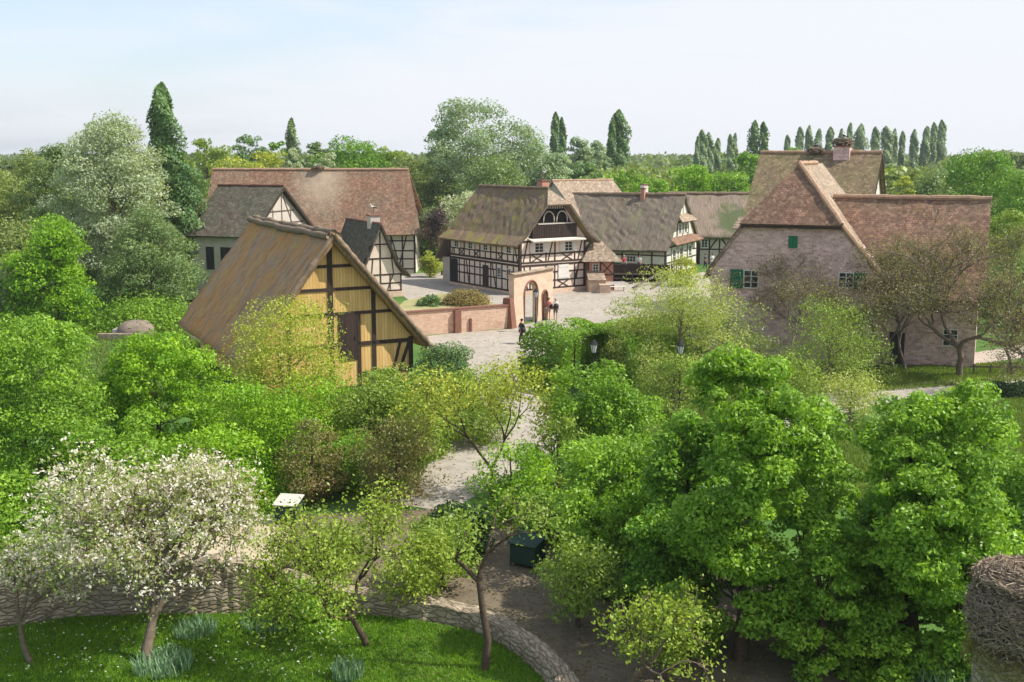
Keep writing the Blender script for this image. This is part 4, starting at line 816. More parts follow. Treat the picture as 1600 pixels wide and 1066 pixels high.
# ------------------------------------------------------------------ people
def skin_mesh(name, chain, mat, parent, root_i=0, sub=1):
    """chain: verts [(x,y,z,r)], edges -> a smooth limb surface"""
    V, Ed = chain; me = bpy.data.meshes.new(name); me.from_pydata([v[:3] for v in V], Ed, []); o = bpy.data.objects.new(name, me); COL.objects.link(o)
    md = o.modifiers.new('skin', 'SKIN'); md.use_smooth_shade = True; sv = me.skin_vertices
    if not sv:
        import bmesh
        bm = bmesh.new(); bm.from_mesh(me); bm.verts.layers.skin.verify(); bm.to_mesh(me); bm.free()
    sv = me.skin_vertices[0].data
    for i, v in enumerate(V): sv[i].radius = (v[3], v[3] if len(v) < 5 else v[4]); sv[i].use_root = (i == root_i)
    sb = o.modifiers.new('sub', 'SUBSURF'); sb.levels = sb.render_levels = sub
    dg = bpy.context.evaluated_depsgraph_get(); me2 = bpy.data.meshes.new_from_object(o.evaluated_get(dg)); bpy.data.objects.remove(o)
    me2.name = name; me2.materials.clear(); me2.materials.append(mat); o2 = bpy.data.objects.new(name, me2); COL.objects.link(o2); o2.parent = parent
    return o2
def person(label, loc, rz, stride=0.25, shirt=(0.6, 0.6, 0.6), trousers=(0.05, 0.05, 0.07), hair=(0.04, 0.025, 0.02), arms=(0.2, -0.2), bag=None, bare=False, seated=False, group=None, k=1.0):
    """faces local -y"""
    root = thing('person', label, 'person', loc, rz, group); s = stride; hz = 0.92 if not seated else 0.5
    if seated: leg = lambda sd, f: [(sd * 0.10, 0, hz, .085), (sd * 0.12, -0.42, hz, .065), (sd * 0.12, -0.44, 0.08, .04), (sd * 0.12, -0.6, 0.04, .035)]
    else: leg = lambda sd, f: [(sd * 0.09, 0, hz - .05, .085), (sd * 0.095, -f * 0.6 - 0.03, 0.5, .06), (sd * 0.09, -f + 0.02, 0.09, .04), (sd * 0.1, -f - 0.13, 0.04, .035)]
    t = hz - 0.92
    def arm(sd, f): return [(sd * 0.18, 0, 1.40 + t, .05), (sd * 0.235, f * 0.5 + 0.03, 1.13 + t, .042), (sd * 0.24, -f * 0.4 - 0.14, 0.92 + t, .032), (sd * 0.235, -f * 0.4 - 0.2, 0.84 + t, .028)]
    V = [(0, 0, hz, .12), (0, 0, 1.12 + t, .115), (0, 0, 1.34 + t, .13), (0, -0.005, 1.46 + t, .06), (0, -0.02, 1.55 + t, .052), (0, -0.03, 1.64 + t, .088), (0, -0.02, 1.71 + t, .075)]; E_ = [(i, i + 1) for i in range(6)]
    def app(ch, at):
        b = len(V); V.extend(ch); E_.append((at, b)); E_.extend((b + i, b + i + 1) for i in range(len(ch) - 1))
    app(leg(1, s), 0); app(leg(-1, -s), 0); app(arm(1, arms[0]), 2); app(arm(-1, arms[1]), 2)
    # five fingers at the end of each hand
    for hb in (len(V) - 5, len(V) - 1):
        x, y, z = V[hb][:3]
        for q in range(5): b = len(V); V.append((x + (q - 2) * 0.013, y - 0.02 - (0.03 if q == 0 else 0.0), z - (0.045 if q == 0 else 0.085), .008)); E_.append((hb, b))
    body = skin_mesh('body', (V, E_), M['skin'], root)
    mt = flat('cloth_top', shirt); mp_ = flat('cloth_bottom', trousers); mh = flat('hair_colour', hair)
    b = [(0, 0, hz + .02, .135), (0, 0, 1.12 + t, .135), (0, 0, 1.34 + t, .15), (0, 0, 1.44 + t, .085)]; e = [(0, 1), (1, 2), (2, 3)]
    for sd, f in ((1, arms[0]), (-1, arms[1])):
        a = arm(sd, f)[:2]; n0 = len(b); b += [(q[0], q[1], q[2], q[3] + .02) for q in a]; e += [(2, n0), (n0, n0 + 1)]
    skin_mesh('shirt', (b, e), mt, root)
    b = [(0, 0, hz, .14)]; e = []
    for sd, f in ((1, s), (-1, -s)):
        a = leg(sd, f)[:(2 if bare else 3)]; n0 = len(b); b += [(q[0], q[1], q[2] + (0.02 if i else 0), q[3] + .022) for i, q in enumerate(a)]; e += [(0, n0)] + [(n0 + i, n0 + i + 1) for i in range(len(a) - 1)]
    skin_mesh('trousers', (b, e), mp_, root)
    q = MB(); q.revolve([(0.03, -.02), (.1, .0), (.108, .06), (.09, .12), (.04, .15)], 10, (0, 0.005, 1.62 + t)); q.build('hair', mh, root, True)
    if bag:
        q = MB(); q.revolve([(0.06, -0.2), (0.17, -0.15), (0.19, 0), (0.16, 0.14), (0.05, 0.19)], 10, (bag[0], bag[1], bag[2])); bo = q.build('bag', M['iron'], None, True); bo.parent = None
        bo.location = root.location; bo.rotation_euler = root.rotation_euler; setp(bo, bag[3], 'bag')
    return root
person('person in dark vest and trousers walking alone across the pale square', tuple(G(815, 537)), R(-60), 0.26, (0.05, 0.05, 0.06), (0.03, 0.03, 0.035), (0.02, 0.015, 0.012), (0.2, -0.25), (0.32, -0.05, 1.0, 'dark bag held by the person walking alone on the square'))
person('person in pink top and light trousers standing by the narrow side door', tuple(G(857, 499)), R(170), 0.1, (0.62, 0.22, 0.2), (0.45, 0.4, 0.36), (0.2, 0.1, 0.05), (0.1, -0.1), (-0.28, 0.12, 1.05, 'dark bag hanging beside the person in pink'), bare=True)
person('person in pale shirt seen from behind, right of the person in pink', tuple(G(868, 500)), R(185), 0.12, (0.66, 0.62, 0.56), (0.16, 0.14, 0.13), (0.5, 0.4, 0.25), (0.15, -0.1), (-0.02, 0.25, 1.15, 'round dark backpack on the person in the pale shirt'), bare=True)
person('person in red top standing on the wooden gallery', (11.7, 117.0, 0.91), R(10), 0.05, (0.55, 0.06, 0.10), (0.1, 0.1, 0.12), (0.45, 0.35, 0.2))
person('person in white top standing on the wooden gallery', (13.3, 117.0, 0.91), R(-20), 0.05, (0.8, 0.78, 0.75), (0.1, 0.1, 0.12), (0.1, 0.06, 0.04))
person('person in white shirt in the shade before the mossy thatched house', (23.2, 129.5, 0), R(10), 0.12, (0.8, 0.8, 0.82), (0.55, 0.55, 0.6), (0.1, 0.06, 0.04))
person('dark clothed person in the shade beside the tiered gable', (22.3, 129.0, 0), R(60), 0.12, (0.05, 0.05, 0.08), (0.03, 0.03, 0.05), (0.1, 0.06, 0.04))

# ------------------------------------------------------------------ street lamps
def lamp(label, x, y, H=3.5):
    r = thing('street_lamp', label, 'street lamp', (x, y, 0), 0, 'iron lanterns on posts')
    q = MB(); q.revolve([(0.13, 0), (0.13, 0.12), (0.07, 0.2), (0.06, 0.9), (0.045, 1.0), (0.035, H - 0.75), (0.05, H - 0.7), (0.1, H - 0.66)], 10); q.build('post', M['iron'], r, True)
    q = MB(); q.revolve([(0.09, H - 0.66), (0.17, H - 0.25)], 6); q.build('lantern_glass', M['lamp_glass'], r)
    q = MB(); q.revolve([(0.21, H - 0.25), (0.17, H - 0.18), (0.08, H - 0.04), (0.03, H)], 6); q.build('lantern_roof', M['iron'], r)
    q = MB()
    for a in range(6): c_, s_ = math.cos(a * math.pi / 3), math.sin(a * math.pi / 3); q.tube([(0.095 * c_, 0.095 * s_, H - 0.66), (0.178 * c_, 0.178 * s_, H - 0.25)], 0.011, 4)
    q.revolve([(0.1, H - 0.68), (0.1, H - 0.655)], 6); q.build('lantern_frame', M['iron'], r)
lamp('black iron lantern post standing in the square before the arched gate', *G(837, 519)[:2], 3.25)
x, y = 4.15, 56.0; lamp('black iron lantern post rising at the front of the clipped hedge', x, y, 3.75)
lamp('black iron lantern post half hidden by the feathery light green tree', 8.4, 55.0, 3.85)

# ------------------------------------------------------------------ oven dome, low walls, bench, tables
r = thing('clay_dome', 'rounded grey brown clay oven dome on the grass left of the barn', 'oven dome', tuple(G(213, 526)))
rg = random.Random(3); q = MB(); q.revolve([(1.3, 0), (1.38, 0.35), (1.25, 0.75), (0.9, 1.05), (0.4, 1.18), (0.1, 1.2)], 18, (0, 0, 0), 0.05, rg); q.build('dome', M['mud_dome'], r, True)
q = MB(); q.box(-1.5, -0.9, -0.6, 0.5, -0.02, 0.6); q.build('step', M['plaster_grey'], r)
q = MB(); q.box(0, 3.0, 0, 0.5, -0.05, 0.45); o = q.build('dry_stone_wall', M['rubble']); g_ = G(152, 532); o.location = tuple(g_); setp(o, 'short low dry stone wall in the grass left of the clay oven dome', 'stone wall')
q = MB(); q.box(0, 0.9, 0, 0.7, 0, 0.8); o = q.build('stone_trough', M['plaster_grey']); o.location = tuple(G(298, 530)); setp(o, 'pale stone block beside the left corner of the barn', 'stone block')
def bench(label, loc, rz, mat='white_paint', ln=1.9):
    r = thing('bench', label, 'bench', loc, rz); q = MB(); q.box(-ln / 2, ln / 2, -0.22, 0.22, 0.42, 0.47); q.build('seat', M[mat], r)
    q = MB(); q.box(-ln / 2, ln / 2, 0.22, 0.26, 0.6, 0.9); q.build('backrest', M[mat], r)
    for sx in (-1, 1): q = MB(); q.box(sx * ln * 0.42 - 0.04, sx * ln * 0.42 + 0.04, -0.2, 0.24, 0, 0.42); q.build('leg', M[mat], r)
bench('pale bench in front of the wooden gallery', tuple(G(962, 455)), R(5))
q = MB(); q.box(-0.5, 0.5, -0.35, 0.35, 0, 0.75); q.box(-0.55, 0.55, -0.4, 0.4, 0.752, 0.85); o = q.build('stone_well', M['sandstone']); o.location = tuple(G(945, 458)); setp(o, 'small sandstone well block left of the pale bench', 'well block')
def picnic(label, loc, rz):
    r = thing('picnic_table', label, 'picnic table', loc, rz, 'picnic tables before the right wing'); q = MB(); q.box(-0.9, 0.9, -0.38, 0.38, 0.71, 0.76); q.build('table_top', M['timber_grey'], r)
    for s in (-1, 1): q = MB(); q.box(-0.9, 0.9, s * 0.75 - 0.14, s * 0.75 + 0.14, 0.42, 0.46); q.build('seat', M['timber_grey'], r)
    for s in (-1, 1): q = MB(); q.beam((s * 0.65, -0.7, 0), (s * 0.65, -0.25, 0.71), 0.09, 0.05, (1, 0, 0)); q.beam((s * 0.65, 0.7, 0), (s * 0.65, 0.25, 0.71), 0.09, 0.051, (1, 0, 0)); q.beam((s * 0.65, -0.86, 0.4), (s * 0.65, 0.86, 0.4), 0.08, 0.07, (1, 0, 0)); q.build('trestle', M['timber_grey'], r)
picnic('picnic table left of the two by the right wing of the stone house', tuple(G(1412, 560)), R(-12)); picnic('picnic table right of the two by the right wing of the stone house', tuple(G(1462, 563)), R(5))
person('dark clothed person sitting at a picnic table by the right wing', (G(1400, 560)[0] - 0.3, G(1400, 560)[1] + 0.6, 0), R(20), 0, (0.03, 0.03, 0.04), (0.03, 0.03, 0.05), seated=True)
person('person in white top standing behind the picnic tables', tuple(G(1476, 554)), R(-30), 0.05, (0.75, 0.75, 0.75), (0.3, 0.3, 0.33), (0.1, 0.07, 0.05))
q = MB()
for k in range(9): q.box(k * 1.0, k * 1.0 + 0.09, 0, 0.09, 0, 0.62)
q.box(-0.2, 8.4, -0.035, -0.005, 0.42, 0.52); o = q.build('rail_fence', M['timber_grey']); g_ = G(1520, 585); o.location = tuple(g_); o.rotation_euler[2] = R(-3); setp(o, 'low wooden rail fence beside the leafless tree', 'fence')

# ------------------------------------------------------------------ canvas stalls on the foreground path
def stall(label, loc, rz, w_=1.5, d_=1.1, h=1.35, top='canvas_pale'):
    r = thing('canvas_stall', label, 'stall', loc, rz, 'canvas sided stalls on the foreground path')
    q = MB(); q.poly([(-w_ / 2 - .1, -d_ / 2 - .12, h), (w_ / 2 + .1, -d_ / 2 - .12, h), (w_ / 2 + .1, d_ / 2 + .1, h + 0.28), (-w_ / 2 - .1, d_ / 2 + .1, h + 0.28)], 0.05); q.build('roof', M[top], r)
    for nm, (a, b) in {'front_panel': ((-w_ / 2, -d_ / 2), (w_ / 2, -d_ / 2)), 'side_panel': ((w_ / 2, -d_ / 2), (w_ / 2, d_ / 2)), 'side_panel_2': ((-w_ / 2, d_ / 2), (-w_ / 2, -d_ / 2)), 'back_panel': ((w_ / 2, d_ / 2), (-w_ / 2, d_ / 2))}.items():
        q = MB(); N_ = 12; top_, bt = [], []
        for i in range(N_ + 1):
            x_ = a[0] + (b[0] - a[0]) * i / N_; y_ = a[1] + (b[1] - a[1]) * i / N_; bul = 0.025 * math.sin(i * 2.4); hz_ = h - 0.05 + 0.2 * (y_ + d_ / 2) / d_
            nx_, ny_ = (b[1] - a[1]), -(b[0] - a[0]); l_ = math.hypot(nx_, ny_); top_.append((x_, y_, hz_)); bt.append((x_ + nx_ / l_ * bul, y_ + ny_ / l_ * bul, 0.22))
        q.add(top_ + bt, [(i, i + 1, N_ + 2 + i, N_ + 1 + i) for i in range(N_)]); q.build(nm.replace('_2', ''), M['canvas_green'], r)
    for sx in (-1, 1):
        for sy in (-1, 1): q = MB(); q.box(sx * w_ / 2 - .025 + .03 * -sx, sx * w_ / 2 + .025 + .03 * -sx, sy * d_ / 2 - .025 - .03 * sy, sy * d_ / 2 + .025 - .03 * sy, 0, h); q.build('leg', M['timber'], r)
    r.scale = (0.6, 0.6, 0.62)
stall('pale topped green canvas stall seen through the blossoming apple tree', (-12.5, 35.6, 0), R(-25), 1.1, 0.9, 1.25)
stall('pale topped green canvas stall at the far edge of the path right of the blossom', (-8.0, 38.6, 0), R(-10), 1.3, 1.2, 1.2)
stall('dark green canvas stall in the shade behind the forked dark trunk', (0.5, 34.3, 0), R(-30), 1.5, 1.2, 1.3, 'canvas_green')
stall('wide dark green canvas stall nearest the two right hand maples', (3.1, 31.6, 0), R(-25), 1.9, 1.4, 1.35, 'canvas_green')

# ------------------------------------------------------------------ storks and nests
def nest(label, loc, r0, hgt, sticks, seed, stw=0.012, group=None):
    rng = np.random.default_rng(seed); rt = thing('stork_nest', label, 'nest', loc, 0, group); rg = random.Random(seed)
    q = MB(); q.revolve([(r0 * 0.66, 0), (r0 * 0.8, hgt * 0.2), (r0 * 0.9, hgt * 0.5), (r0 * 0.88, hgt * 0.72), (r0 * 0.74, hgt * 0.88), (r0 * 0.5, hgt * 0.94), (r0 * 0.3, hgt * 0.9), (0.05, hgt * 0.88)], 28, (0, 0, 0), 0.035, rg); q.build('nest_bowl', M['nest_core'], rt, True)
    q = MB()
    for _ in range(sticks):
        a = rng.uniform(0, 2 * math.pi); h = rng.uniform(0, 1) ** 0.8; topz = rng.uniform() < 0.4
        if topz: rr_ = r0 * math.sqrt(rng.uniform(0.02, 1)) * 0.92; z = hgt * (0.97 - 0.42 * max(0, rr_ / r0 - 0.45) ** 1.5 + rng.uniform(-0.03, 0.04))
        else: rr_ = r0 * (0.72 + 0.24 * math.sin(math.pi * min(1, h * 0.85 + 0.1))) * rng.uniform(0.96, 1.05); z = hgt * h * 0.85
        p = np.array([rr_ * math.cos(a), rr_ * math.sin(a), z]); tg = np.array([-math.sin(a), math.cos(a), 0]) * rng.choice([-1, 1]); d = tg + rng.normal(size=3) * (np.array([0.35, 0.35, 0.15]) if topz else np.array([0.3, 0.3, 0.55])); d /= np.linalg.norm(d)
        ln = r0 * rng.uniform(0.16, 0.42); m_ = p + rng.normal(size=3) * 0.02 * r0; q.tube([p - d * ln / 2, m_, p + d * ln / 2 + np.array([math.cos(a), math.sin(a), -0.3]) * rng.uniform(0, 0.08) * r0], [stw * rng.uniform(0.5, 1.2)] * 3, 3, False)
    q.build('twigs', M['twig'], rt)
    return rt
def stork(label, loc, rz):
    r = thing('stork', label, 'stork', loc, rz, 'storks on the roofs')
    V = [(0, 0.25, 0.62, .06), (0, 0.08, 0.66, .12), (0, -0.12, 0.72, .13), (0, -0.24, 0.82, .06), (0, -0.26, 0.98, .045), (0, -0.3, 1.06, .055)]
    skin_mesh('body', (V, [(i, i + 1) for i in range(5)]), M['white_paint'], r)
    for s in (-1, 1):
        q = MB(); q.tube([(s * 0.1, -0.1, 0.72), (s * 0.13, 0.1, 0.68), (s * 0.06, 0.4, 0.56)], [0.05, 0.07, 0.015], 6); q.build('wing', M['iron'], r, True)
        q = MB(); q.tube([(s * 0.05, 0, 0.6), (s * 0.05, 0.03, 0.3), (s * 0.05, 0, 0)], [0.016, 0.014, 0.014], 5); q.build('leg', M['coping'], r)
    q = MB(); q.tube([(0, -0.34, 1.06), (0, -0.55, 1.0)], [0.02, 0.005], 5); q.build('beak', M['coping'], r)
p = AT(497, 262, 129.4); nest('stork nest on the long red tiled roof', (p[0], p[1], 11.4), 0.75, 0.35, 160, 3, 0.03, 'stork nests on the roofs')
p = AT(1318, 233, 94.5); nest('stork nest on the thick stone chimney of the tall mossy roof', (p[0], h10.location[1] + 3.1, 13.75), 0.85, 0.6, 220, 4, 0.03, 'stork nests on the roofs')
NB = h10.matrix_world.copy()
def on10(x, y, z): a = a10; L_ = h10.location; return (L_[0] + x * math.cos(a) - y * math.sin(a), L_[1] + x * math.sin(a) + y * math.cos(a), z)
for o in list(COL.objects):
    if o.get('label') == 'stork nest on the thick stone chimney of the tall mossy roof': o.location = on10(6.1, 5.2, 13.75)
nest('dark stork nest on the ridge left of the thick chimney', on10(3.9, 5.2, 13.1), 0.7, 0.5, 160, 5, 0.03, 'stork nests on the roofs')
stork('white stork in the nest left of the thick chimney', on10(4.0, 5.2, 13.1), R(70))
stork('white stork on the thick stone chimney nest', on10(6.2, 5.2, 13.9), R(200))
def onh(h, rz, x, y, z): L_ = h.location; return (L_[0] + x * math.cos(rz) - y * math.sin(rz), L_[1] + x * math.sin(rz) + y * math.cos(rz), z)
stork('white stork on the brick chimney of the half timbered house', onh(h5, a5, 4.9, 3.0, 10.6), R(80))
stork('white stork on the chimney of the small timbered cottage', onh(h4, TH27, 2.3, 2.2, 7.5), R(-60))

# big nest in the near right corner on its stone chimney
px0 = AT(1592, 925, 17.5)
mb = MB(); mb.box(-0.55, 0.55, -0.55, 0.55, -4.9, 0); ch = mb.build('chimney_stack', M['rubble']); ch.location = (px0[0] + 0.1, 17.5, 4.95); setp(ch, 'pale stone chimney stack carrying the big near nest', 'chimney stack')
nest('very large stork nest of twigs at the right edge, nearest to the viewer', (px0[0] + 0.1, 17.5, 5.05), 0.86, 1.30, 6500, 9, 0.0085)

# ------------------------------------------------------------------ foreground trees
tree('maple_tree', 'bright green maple at the left edge behind the blossoming tree', 35, 43, 482, 250, 'round', 'maple', 170, 170, 0.13, 0.13, 0.05, 0.13)
tree('maple_tree', 'dense rounded bright green maple between the left edge maple and the yellow green tree', 250, 46, 510, 180, 'round', 'maple_lime', 140, 170, 0.14, 0.13, 0.03, 0.12)
tree('maple_tree', 'low shaded green maple at the left edge below the tall one', 15, 36.5, 745, 140, 'lobed', 'maple', 45, 150, 0.22, 0.14, 0.05, 0.1)
tree('yellow_green_tree', 'loose yellow green tree in front of the thatched barn', 445, 50, 462, 235, 'lobed', 'yellowgreen', 230, 80, 0.13, 0.10, 0.05, 0.10, 'bark_light', 40)
tree('young_tree', 'lime green bushy tree below the yellow green one', 430, 44, 590, 230, 'lobed', 'maple_lime', 130, 130, 0.14, 0.11, 0.02, 0.09)
tree('young_tree', 'mid green leafy tree right below the barn gable', 612, 46, 576, 190, 'lobed', 'mid', 130, 130, 0.15, 0.12, 0.04, 0.09)
tree('small_tree', 'small mid green tree between the clipped round bush and the sparse tree', 738, 50, 568, 150, 'round', 'mid', 60, 130, 0.22, 0.12, 0.03, 0.08)
tree('copper_shrub', 'copper tinted young shrub left of the path mouth', 488, 41, 645, 115, 'egg', 'copper', 45, 100, 0.22, 0.10, 0.05, 0.06, cat='shrub')
tree('copper_shrub', 'reddish copper shrub right of the other copper one, beside the pale path', 620, 40.5, 640, 140, 'round', 'copper', 45, 100, 0.22, 0.10, 0.1, 0.06, cat='shrub')
twiggy('sparse_tree', 'sparse pale green young tree over the bright path in the centre', 770, 41, 575, 215, 'yellowgreen', 46, 0.13, 0.09, 'bark', 5, 0.5, 0.3, 0.38, seed=5, trunkh=1.2)
twiggy('sparse_tree', 'thin pale leaved young tree right of the sparse central one', 850, 43, 620, 120, 'yellowgreen', 42, 0.12, 0.07, 'bark', 4, 0.5, 0.35, 0.36, seed=8, trunkh=1.5)
tree('small_tree', 'low lime green shrubby tree at the foot of the sparse central tree', 800, 39, 680, 130, 'round', 'maple_lime', 34, 100, 0.24, 0.12, 0.02, 0.07)
tree('broadleaf_tree', 'upright mid green tree standing between the hedge and the right hand maples', 955, 42, 566, 185, 'lobed', 'maple', 140, 140, 0.14, 0.12, 0.06, 0.11)
tree('broadleaf_tree', 'shaded dark green tree between the upright tree and the left big maple', 985, 34.0, 685, 250, 'lobed', 'maple', 170, 150, 0.14, 0.12, 0.10, 0.10)
tree('big_maple', 'tall dark green maple, left of the two big ones at the right', 1165, 27.5, 536, 270, 'lobed', 'maple', 190, 235, 0.115, 0.115, 0.03, 0.17, seed=71)
tree('big_maple', 'fresh green maple rising between the two big right hand ones, further back', 1265, 31, 615, 200, 'lobed', 'maple', 130, 160, 0.12, 0.12, 0.05, 0.14, seed=72)
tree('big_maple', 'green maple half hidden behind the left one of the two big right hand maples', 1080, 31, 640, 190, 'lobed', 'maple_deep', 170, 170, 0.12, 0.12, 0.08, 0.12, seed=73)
tree('big_maple', 'broadest dark green maple at the right, nearest the large stork nest', 1440, 27.2, 592, 360, 'lobed', 'maple', 300, 235, 0.092, 0.115, 0.0, 0.2, seed=74)
tree('broadleaf_tree', 'leafy green tree closing the right edge below the grass path', 1600, 36, 700, 190, 'lobed', 'maple', 60, 150, 0.2, 0.14, 0.02, 0.12)
tree('broadleaf_tree', 'low shaded tree filling the gap between the two big right maples', 1290, 26.5, 800, 180, 'lobed', 'maple', 80, 130, 0.14, 0.11, 0.02, 0.1)
tree('small_tree', 'dark green low tree between the copper shrubs above the path', 555, 42.5, 668, 110, 'round', 'maple', 50, 110, 0.22, 0.12, 0.0, 0.07)
tree('small_tree', 'loose pale green tree left of the upright mid green tree, by the pale path', 872, 40, 640, 95, 'lobed', 'mid', 44, 60, 0.22, 0.12, 0.0, 0.07)
tree('small_tree', 'bushy green tree behind the blossom, at the foot of the rounded maple', 180, 40, 655, 190, 'lobed', 'maple', 60, 150, 0.2, 0.14, 0.0, 0.1)
tree('small_tree', 'bushy green tree behind the right part of the blossom', 345, 40, 660, 170, 'lobed', 'maple_lime', 60, 140, 0.2, 0.13, 0.0, 0.1)
tree('small_tree', 'low leafy tree at the far edge of the earth path, right of the ivy bush', 860, 36.5, 770, 110, 'lobed', 'maple', 44, 110, 0.22, 0.12, 0.0, 0.07)
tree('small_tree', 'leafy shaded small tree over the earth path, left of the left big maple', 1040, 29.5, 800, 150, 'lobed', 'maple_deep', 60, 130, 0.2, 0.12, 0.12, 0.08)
tree('small_tree', 'loose leafy small tree right of the twisted lawn tree, over the earth path', 690, 32.5, 800, 110, 'lobed', 'mid', 44, 60, 0.22, 0.11, 0.2, 0.06)
tree('small_tree', 'low loose shrub tree standing between the twisted lawn tree and the low bush', 520, 33.0, 815, 130, 'lobed', 'mid', 50, 70, 0.22, 0.11, 0.05, 0.06)
tree('small_tree', 'loose leafy sapling over the shaded earth path right of the forked dark trunk', 905, 29.5, 845, 150, 'lobed', 'mid', 60, 60, 0.2, 0.10, 0.25, 0.06)
tree('small_tree', 'loose pale sapling at the bottom edge left of the left big maple', 1045, 26.3, 930, 130, 'lobed', 'mid', 50, 60, 0.2, 0.10, 0.2, 0.06)
tree('small_tree', 'leafy sapling above the curved stone wall right of the twisted lawn tree', 655, 30.8, 835, 120, 'lobed', 'saplingleaf', 60, 60, 0.2, 0.10, 0.2, 0.06)
tree('broadleaf_tree', 'leafy green small tree between the broadest right maple and the large nest', 1505, 26.0, 800, 150, 'lobed', 'maple', 90, 150, 0.16, 0.115, 0.02, 0.09)
# blossoming apple trees
twiggy('apple_tree', 'large apple tree covered in white blossom on the near lawn', 222, 27.3, 695, 335, 'blossom_leaf', 15, 0.095, 0.17, 'bark_light', 6, 0.62, 0.10, 0.26, seed=12, kids=(3, 3), extra=('blossom', 'blossom', 23, 0.085, 0.27), trunkh=1.0, first=0.9, ratio=0.8)
twiggy('apple_tree', 'small apple tree with white blossom cut by the left edge', 42, 27.2, 850, 150, 'blossom_leaf', 12, 0.085, 0.08, 'bark_light', 5, 0.6, 0.15, 0.2, seed=14, kids=(2, 3), extra=('blossom', 'blossom', 13, 0.08, 0.2), trunkh=1.2)
# loose young trees on the near lawn
twiggy('lawn_tree', 'light green young tree with twisted trunk on the near lawn', 570, 28.3, 775, 290, 'saplingleaf', 20, 0.095, 0.10, 'bark', 6, 0.65, 0.14, 0.3, seed=21, kids=(2, 3), trunkh=0.9)
twiggy('lawn_tree', 'dark slim forked tree with few leaves at the bottom centre', 757, 26.9, 790, 190, 'mid', 26, 0.11, 0.11, 'bark', 5, 0.5, 0.22, 0.25, seed=30, kids=(2, 2), trunkh=2.3)
twiggy('bare_tree', 'pale bare branched small tree with tufts of new leaves at the bottom', 985, 25.8, 895, 250, 'saplingleaf', 18, 0.10, 0.10, 'bark_light', 5, 0.75, 0.05, 0.2, seed=33, kids=(2, 3), trunkh=0.6)
tree('ivy_bush', 'very dark ivy covered bush beside the centre of the path', 722, 35.5, 785, 105, 'round', 'ivy', 40, 170, 0.25, 0.11, 0.0, 0.06, cat='bush')
tree('lawn_bush', 'low green bush on the near lawn left of the twisted young tree', 470, 30.0, 900, 150, 'dome', 'maple', 32, 110, 0.26, 0.10, 0.0, 0.04, cat='bush')

# ------------------------------------------------------------------ middle distance planting
tree('round_bush', 'clipped round blue green bush at the right foot of the barn', 692, 61.5, 533, 88, 'round', 'bluebush', 40, 190, 0.25, 0.13, 0.0, 0.07, cat='bush')
tree('feathery_tree', 'feathery light green tree with many upright twigs right of the hedge', 1065, 60, 416, 190, 'lobed', 'feather', 260, 60, 0.12, 0.11, 0.0, 0.12, 'bark_light', 60, aspect=0.5)
tree('feathery_tree', 'small feathery shrub tree leaning left of the taller feathery one', 1000, 61.5, 462, 120, 'lobed', 'feather', 90, 70, 0.2, 0.12, 0.0, 0.08, 'bark_light', 40, aspect=0.5)
tree('feathery_tree', 'low feathery shrub tree at the foot of the taller feathery one', 1055, 55, 540, 130, 'egg', 'mid', 60, 90, 0.2, 0.12, 0.0, 0.08, 'bark_light', 40, aspect=0.5)
tree('feathery_bush', 'loose dark leaved bush under the left corner of the stone house', 1135, 64, 470, 110, 'lobed', 'olive', 40, 60, 0.24, 0.13, 0.0, 0.07, cat='bush')
twiggy('budding_tree', 'brownish budding tree before the middle of the stone house wall', 1245, 67, 402, 270, 'buds_brown', 13, 0.11, 0.12, 'bark_light', 7, 0.5, 0.22, 0.42, seed=43, kids=(2, 3), minr=0.009, trunkh=0.8)
tree('light_green_tree', 'light green thin leaved tree before the right half of the stone house', 1298, 61, 466, 190, 'lobed', 'mid', 110, 70, 0.17, 0.12, 0.02, 0.12, 'bark_light', 60, aspect=0.5)
tree('light_green_tree', 'pale green shrubby tree below the middle of the stone house', 1215, 56, 545, 150, 'round', 'mid', 60, 80, 0.2, 0.12, 0.0, 0.1, 'bark_light', 40)
tree('light_green_tree', 'yellow green shrub tree right of the pale one, above the path', 1330, 54, 575, 120, 'round', 'feather', 44, 70, 0.22, 0.11, 0.0, 0.08, 'bark_light', 40)
twiggy('bare_walnut', 'large leafless spreading tree before the right wing of the stone house', 1508, 65.5, 318, 300, 'buds_brown', 6, 0.10, 0.22, 'bark_light', 7, 0.62, 0.14, 0.35, seed=52, kids=(2, 4), trunkh=1.7, minr=0.011)
twiggy('bare_tree', 'thin leafless tree left of the large spreading leafless one', 1420, 67.5, 375, 210, 'buds', 10, 0.11, 0.11, 'bark_grey', 7, 0.5, 0.2, 0.3, seed=53, trunkh=1.6, minr=0.010)
twiggy('bare_tree', 'leafless tree at the right edge right of the large spreading one', 1590, 66, 350, 150, 'buds', 22, 0.11, 0.12, 'bark_grey', 6, 0.5, 0.2, 0.3, seed=54, trunkh=1.6, minr=0.010)
tree('clipped_bush', 'dark clipped bush at the right edge by the path', 1588, 60.5, 595, 80, 'round', 'ivy', 30, 150, 0.25, 0.14, 0.0, 0.06, cat='bush')
tree('brown_bush', 'rounded golden brown bush in the garden behind the brick wall', 727, 98, 449, 74, 'dome', 'brownbush', 50, 130, 0.22, 0.16, 0.0, 0.07, cat='bush')
tree('grey_bush', 'low grey green bush left of the golden brown bush', 672, 97, 459, 38, 'dome', 'bluebush', 18, 90, 0.25, 0.14, 0.0, 0.05, cat='bush')
tree('vine_bush', 'small leafy shrub against the gable of the grey thatched farmhouse', 1065, 112, 395, 56, 'egg', 'yellowgreen', 30, 60, 0.24, 0.2, 0.0, 0.07, cat='shrub')
tree('yard_tree', 'small light green tree in the yard beside the long barn corner', 672, 120, 390, 36, 'egg', 'yellowgreen', 26, 70, 0.25, 0.2, 0.1, 0.08)
